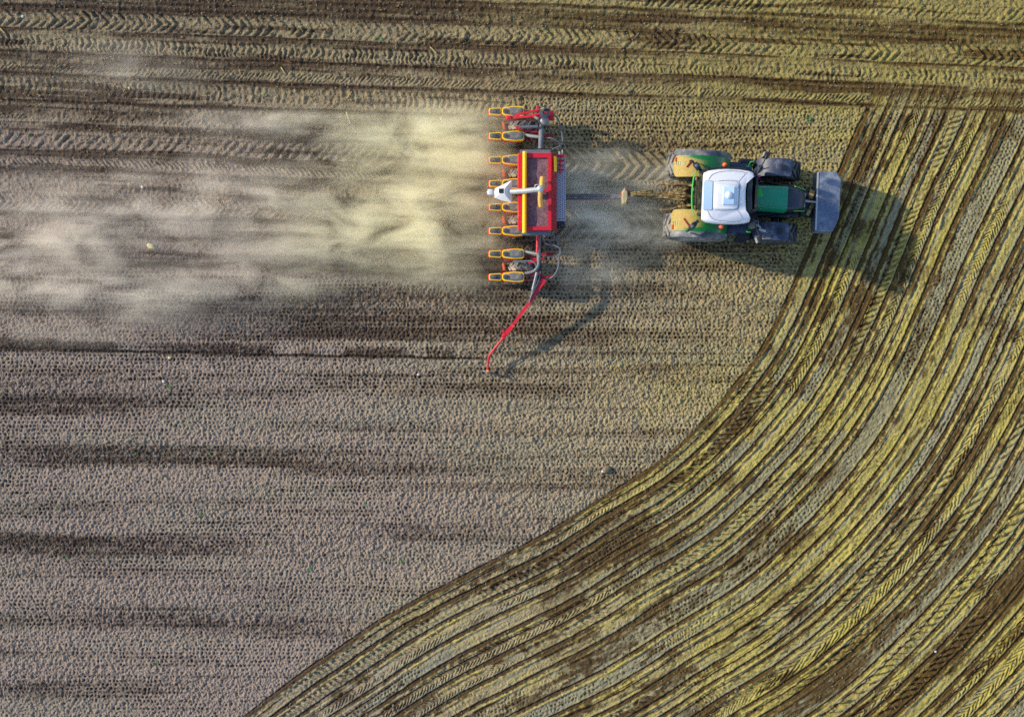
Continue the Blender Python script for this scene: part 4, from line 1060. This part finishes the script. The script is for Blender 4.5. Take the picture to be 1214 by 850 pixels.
# loose chaff: far too many to count
b = MB(); rs = random.Random(3); cnt = 0
while cnt < 2600:
    px = rs.uniform(-20, 1234); py = rs.uniform(-20, 870)
    wgt = .30 + .5 * (py < 330) * (px < 620) + .3 * (py < 120) + .1 * (px > 900)
    if rs.random() > wgt or (570 < px < 1000 and 125 < py < 335): continue
    L = rs.uniform(.03, .10) * (2.2 if rs.random() < .06 else 1); a = rs.uniform(0, math.pi); p = W(px, py); z = height_at(px, py) + .012
    d_ = Vector((math.cos(a), math.sin(a), rs.uniform(-.3, .3))) * L / 2
    b.beam(p + Vector((0, 0, z)) - d_, p + Vector((0, 0, z)) + d_, rs.uniform(.008, .016), .008); cnt += 1
o = b.build('chaff', M['straw']); tag(o, 'short bits of dry straw scattered over the whole field', 'straw', kind='stuff')
# crumbs of soil
b = MB(); cnt = 0
ico = bmesh.new(); bmesh.ops.create_icosphere(ico, subdivisions=1, radius=1.0); iv = [v.co.copy() for v in ico.verts]; ico.verts.index_update(); ifc = [[v.index for v in f.verts] for f in ico.faces]; ico.free()
vsl = []; fsl = []
while cnt < 9000:
    px = rs.uniform(-20, 1234); py = rs.uniform(-20, 870)
    wgt = .18 + .5 * (py < 330) * (px < 620) + .3 * (py < 120) + .25 * (px > 700)
    if rs.random() > wgt: continue
    r = .014 + .03 * rs.random() ** 3; p = W(px, py); z = height_at(px, py) + r * .4; n0 = len(vsl); sx, sy, sz = rs.uniform(.7, 1.4), rs.uniform(.7, 1.4), rs.uniform(.6, 1.0)
    for v in iv:
        k = rs.uniform(.8, 1.15); vsl.append((p.x + v.x * r * sx * k, p.y + v.y * r * sy * k, z + v.z * r * sz * k))
    fsl += [[n0 + q for q in f] for f in ifc]; cnt += 1
m2 = bpy.data.meshes.new('soil_crumbs'); m2.from_pydata(vsl, [], fsl); m2.materials.append(M['clod'])
o = bpy.data.objects.new('soil_crumbs', m2); COL.objects.link(o); tag(o, 'loose crumbs of dry soil lying over the whole field', 'soil', kind='stuff')

# ================================================================== DUST IN THE AIR
def dust_box(name, px0, py0, px1, py1, z0, z1, blobs, label, dens, colr, seed=0.0, stretch=.35, colr2=None):
    a = W(px0, py1); c = W(px1, py0)
    b = MB(); b.box(((a.x + c.x) / 2, (a.y + c.y) / 2, (z0 + z1) / 2), (c.x - a.x, c.y - a.y, z1 - z0))
    m = bpy.data.materials.new(name); m.use_nodes = True; nt = m.node_tree; nt.nodes.remove(nt.nodes['Principled BSDF'])
    out = nt.nodes['Material Output']; pv = nt.nodes.new('ShaderNodeVolumePrincipled')
    pv.inputs['Color'].default_value = (*colr, 1); pv.inputs['Anisotropy'].default_value = 0.1
    tc = node(nt, 'ShaderNodeTexCoord'); mp = node(nt, 'ShaderNodeMapping'); mp.inputs['Scale'].default_value = (stretch, .62, .5); mp.inputs['Location'].default_value = (seed, seed * .7, 0)
    nt.links.new(tc.outputs['Object'], mp.inputs[0])
    nz = node(nt, 'ShaderNodeTexNoise', i_Scale=1.7, i_Detail=5.0, i_Roughness=.68, i_Distortion=.6); nt.links.new(mp.outputs[0], nz.inputs['Vector'])
    sx = node(nt, 'ShaderNodeSeparateXYZ'); nt.links.new(tc.outputs['Object'], sx.inputs[0])
    if colr2:
        nt.links.new(mixc(nt, smooth01(nt, sx.outputs[0], -4.5, -9.5), colr, colr2), pv.inputs['Color'])
    # wisps drawn out along the direction of travel
    mp2 = node(nt, 'ShaderNodeMapping'); mp2.inputs['Scale'].default_value = (.16, 1.1, .6); mp2.inputs['Location'].default_value = (seed * 2 + 3, 1.3, 0); nt.links.new(tc.outputs['Object'], mp2.inputs[0])
    nw = node(nt, 'ShaderNodeTexNoise', i_Scale=1.9, i_Detail=3.0, i_Roughness=.6, i_Distortion=.8); nt.links.new(mp2.outputs[0], nw.inputs['Vector'])
    tot = None
    for px, py, rx, ry, am in blobs:
        p = W(px, py)
        ux = mth(nt, 'MULTIPLY', mth(nt, 'SUBTRACT', sx.outputs[0], p.x), S / rx); uy = mth(nt, 'MULTIPLY', mth(nt, 'SUBTRACT', sx.outputs[1], p.y), S / ry)
        q = mth(nt, 'MULTIPLY_ADD', ux, ux, mth(nt, 'MULTIPLY', uy, uy))
        g = mth(nt, 'MULTIPLY', mth(nt, 'EXPONENT', mth(nt, 'MULTIPLY', q, -1.0)), am)
        tot = g if tot is None else mth(nt, 'ADD', tot, g)
    zf = smooth01(nt, sx.outputs[2], z1 * .95, z1 * .15)
    # fade to nothing before the faces of the box
    e = mth(nt, 'MULTIPLY', smooth01(nt, sx.outputs[0], a.x, a.x + .8), smooth01(nt, sx.outputs[0], c.x, c.x - .8))
    e = mth(nt, 'MULTIPLY', e, mth(nt, 'MULTIPLY', smooth01(nt, sx.outputs[1], a.y, a.y + .8), smooth01(nt, sx.outputs[1], c.y, c.y - .8)))
    dn = mth(nt, 'MULTIPLY', mth(nt, 'MULTIPLY', tot, e), mth(nt, 'MULTIPLY', zf, mth(nt, 'MULTIPLY', mth(nt, 'MULTIPLY', smooth01(nt, nz.outputs[0], .34, .74), mth(nt, 'MULTIPLY_ADD', smooth01(nt, nw.outputs[0], .33, .70), .9, .3)), dens)))
    nt.links.new(dn, pv.inputs['Density']); nt.links.new(pv.outputs[0], out.inputs['Volume'])
    o = b.build(name, m); tag(o, label, 'dust', kind='stuff'); return o
dust_box('dust_cloud', -80, 30, 625, 430, .12, 2.0,
         [(545, 168, 60, 25, 1.9), (490, 165, 70, 22, 1.15), (395, 154, 100, 16, .48), (505, 250, 50, 26, 2.1), (512, 290, 42, 32, 1.7), (450, 268, 90, 32, .62), (570, 225, 40, 75, .55), (500, 210, 110, 50, .42),
          (380, 292, 120, 28, .62), (330, 146, 90, 9, .46), (320, 235, 140, 36, .46), (120, 255, 210, 36, .42), (50, 292, 130, 24, .62), (60, 342, 120, 28, .60), (200, 350, 80, 30, .46), (325, 332, 80, 20, .44), (140, 84, 70, 22, .34), (80, 388, 70, 18, .26)],
         'pale yellow dust cloud trailing behind the seed drill over the tracks', 2.9, (1.0, .95, .72), colr2=(1.0, .92, .81))
dust_box('dust_plume', 645, 150, 830, 380, .12, 1.5,
         [(705, 205, 42, 22, 1.0), (685, 235, 30, 24, 1.0), (770, 209, 40, 13, .9), (808, 205, 26, 12, .8), (735, 262, 55, 24, .65), (700, 318, 44, 26, .5), (775, 284, 40, 10, .8), (680, 270, 34, 30, .5), (745, 235, 60, 18, .45)],
         'thin grey dust plume between the tractor rear wheels and the drill', 2.5, (1.0, .96, .86), 5.0)
# ================================================================== LIGHT, SKY, CAMERA
EL = 26.5; AZ = 16.5        # sun height; shadows run to +x and a little to -y
sun_dir = Vector((-math.cos(R_(AZ)) * math.cos(R_(EL)), math.sin(R_(AZ)) * math.cos(R_(EL)), math.sin(R_(EL))))
sl = bpy.data.lights.new('sun', 'SUN'); sl.energy = 3.1; sl.angle = R_(1.6); sl.color = (1.0, 0.87, 0.66)
so = bpy.data.objects.new('sun', sl); COL.objects.link(so); so.location = sun_dir * 80
so.rotation_euler = sun_dir.to_track_quat('Z', 'Y').to_euler()
wd = bpy.data.worlds.new('World'); SC.world = wd; wd.use_nodes = True
nt = wd.node_tree; bg = nt.nodes['Background']
sk = nt.nodes.new('ShaderNodeTexSky'); sk.sky_type = 'NISHITA'; sk.sun_disc = False; sk.ozone_density = 1.5; sk.dust_density = 0.4
sk.sun_elevation = R_(EL); sk.sun_rotation = math.atan2(sun_dir.x, sun_dir.y)
nt.links.new(sk.outputs[0], bg.inputs[0]); bg.inputs[1].default_value = 0.15

cam = bpy.data.cameras.new('camera'); co_ = bpy.data.objects.new('camera', cam); COL.objects.link(co_)
co_.location = (0, 0, H); co_.rotation_euler = (0, 0, 0)
cam.sensor_width = 36.0; cam.lens = 36.0 * H / (1214 / S); cam.clip_end = 5000
SC.camera = co_
SC.view_settings.view_transform = 'Standard'; SC.view_settings.look = 'None'
SC.view_settings.exposure = 0.84; SC.view_settings.gamma = 1.0
SC.render.engine = 'CYCLES'
SC.cycles.use_denoising = False
SC.cycles.max_bounces = 8; SC.cycles.sample_clamp_indirect = 1.5; SC.cycles.volume_bounces = 6
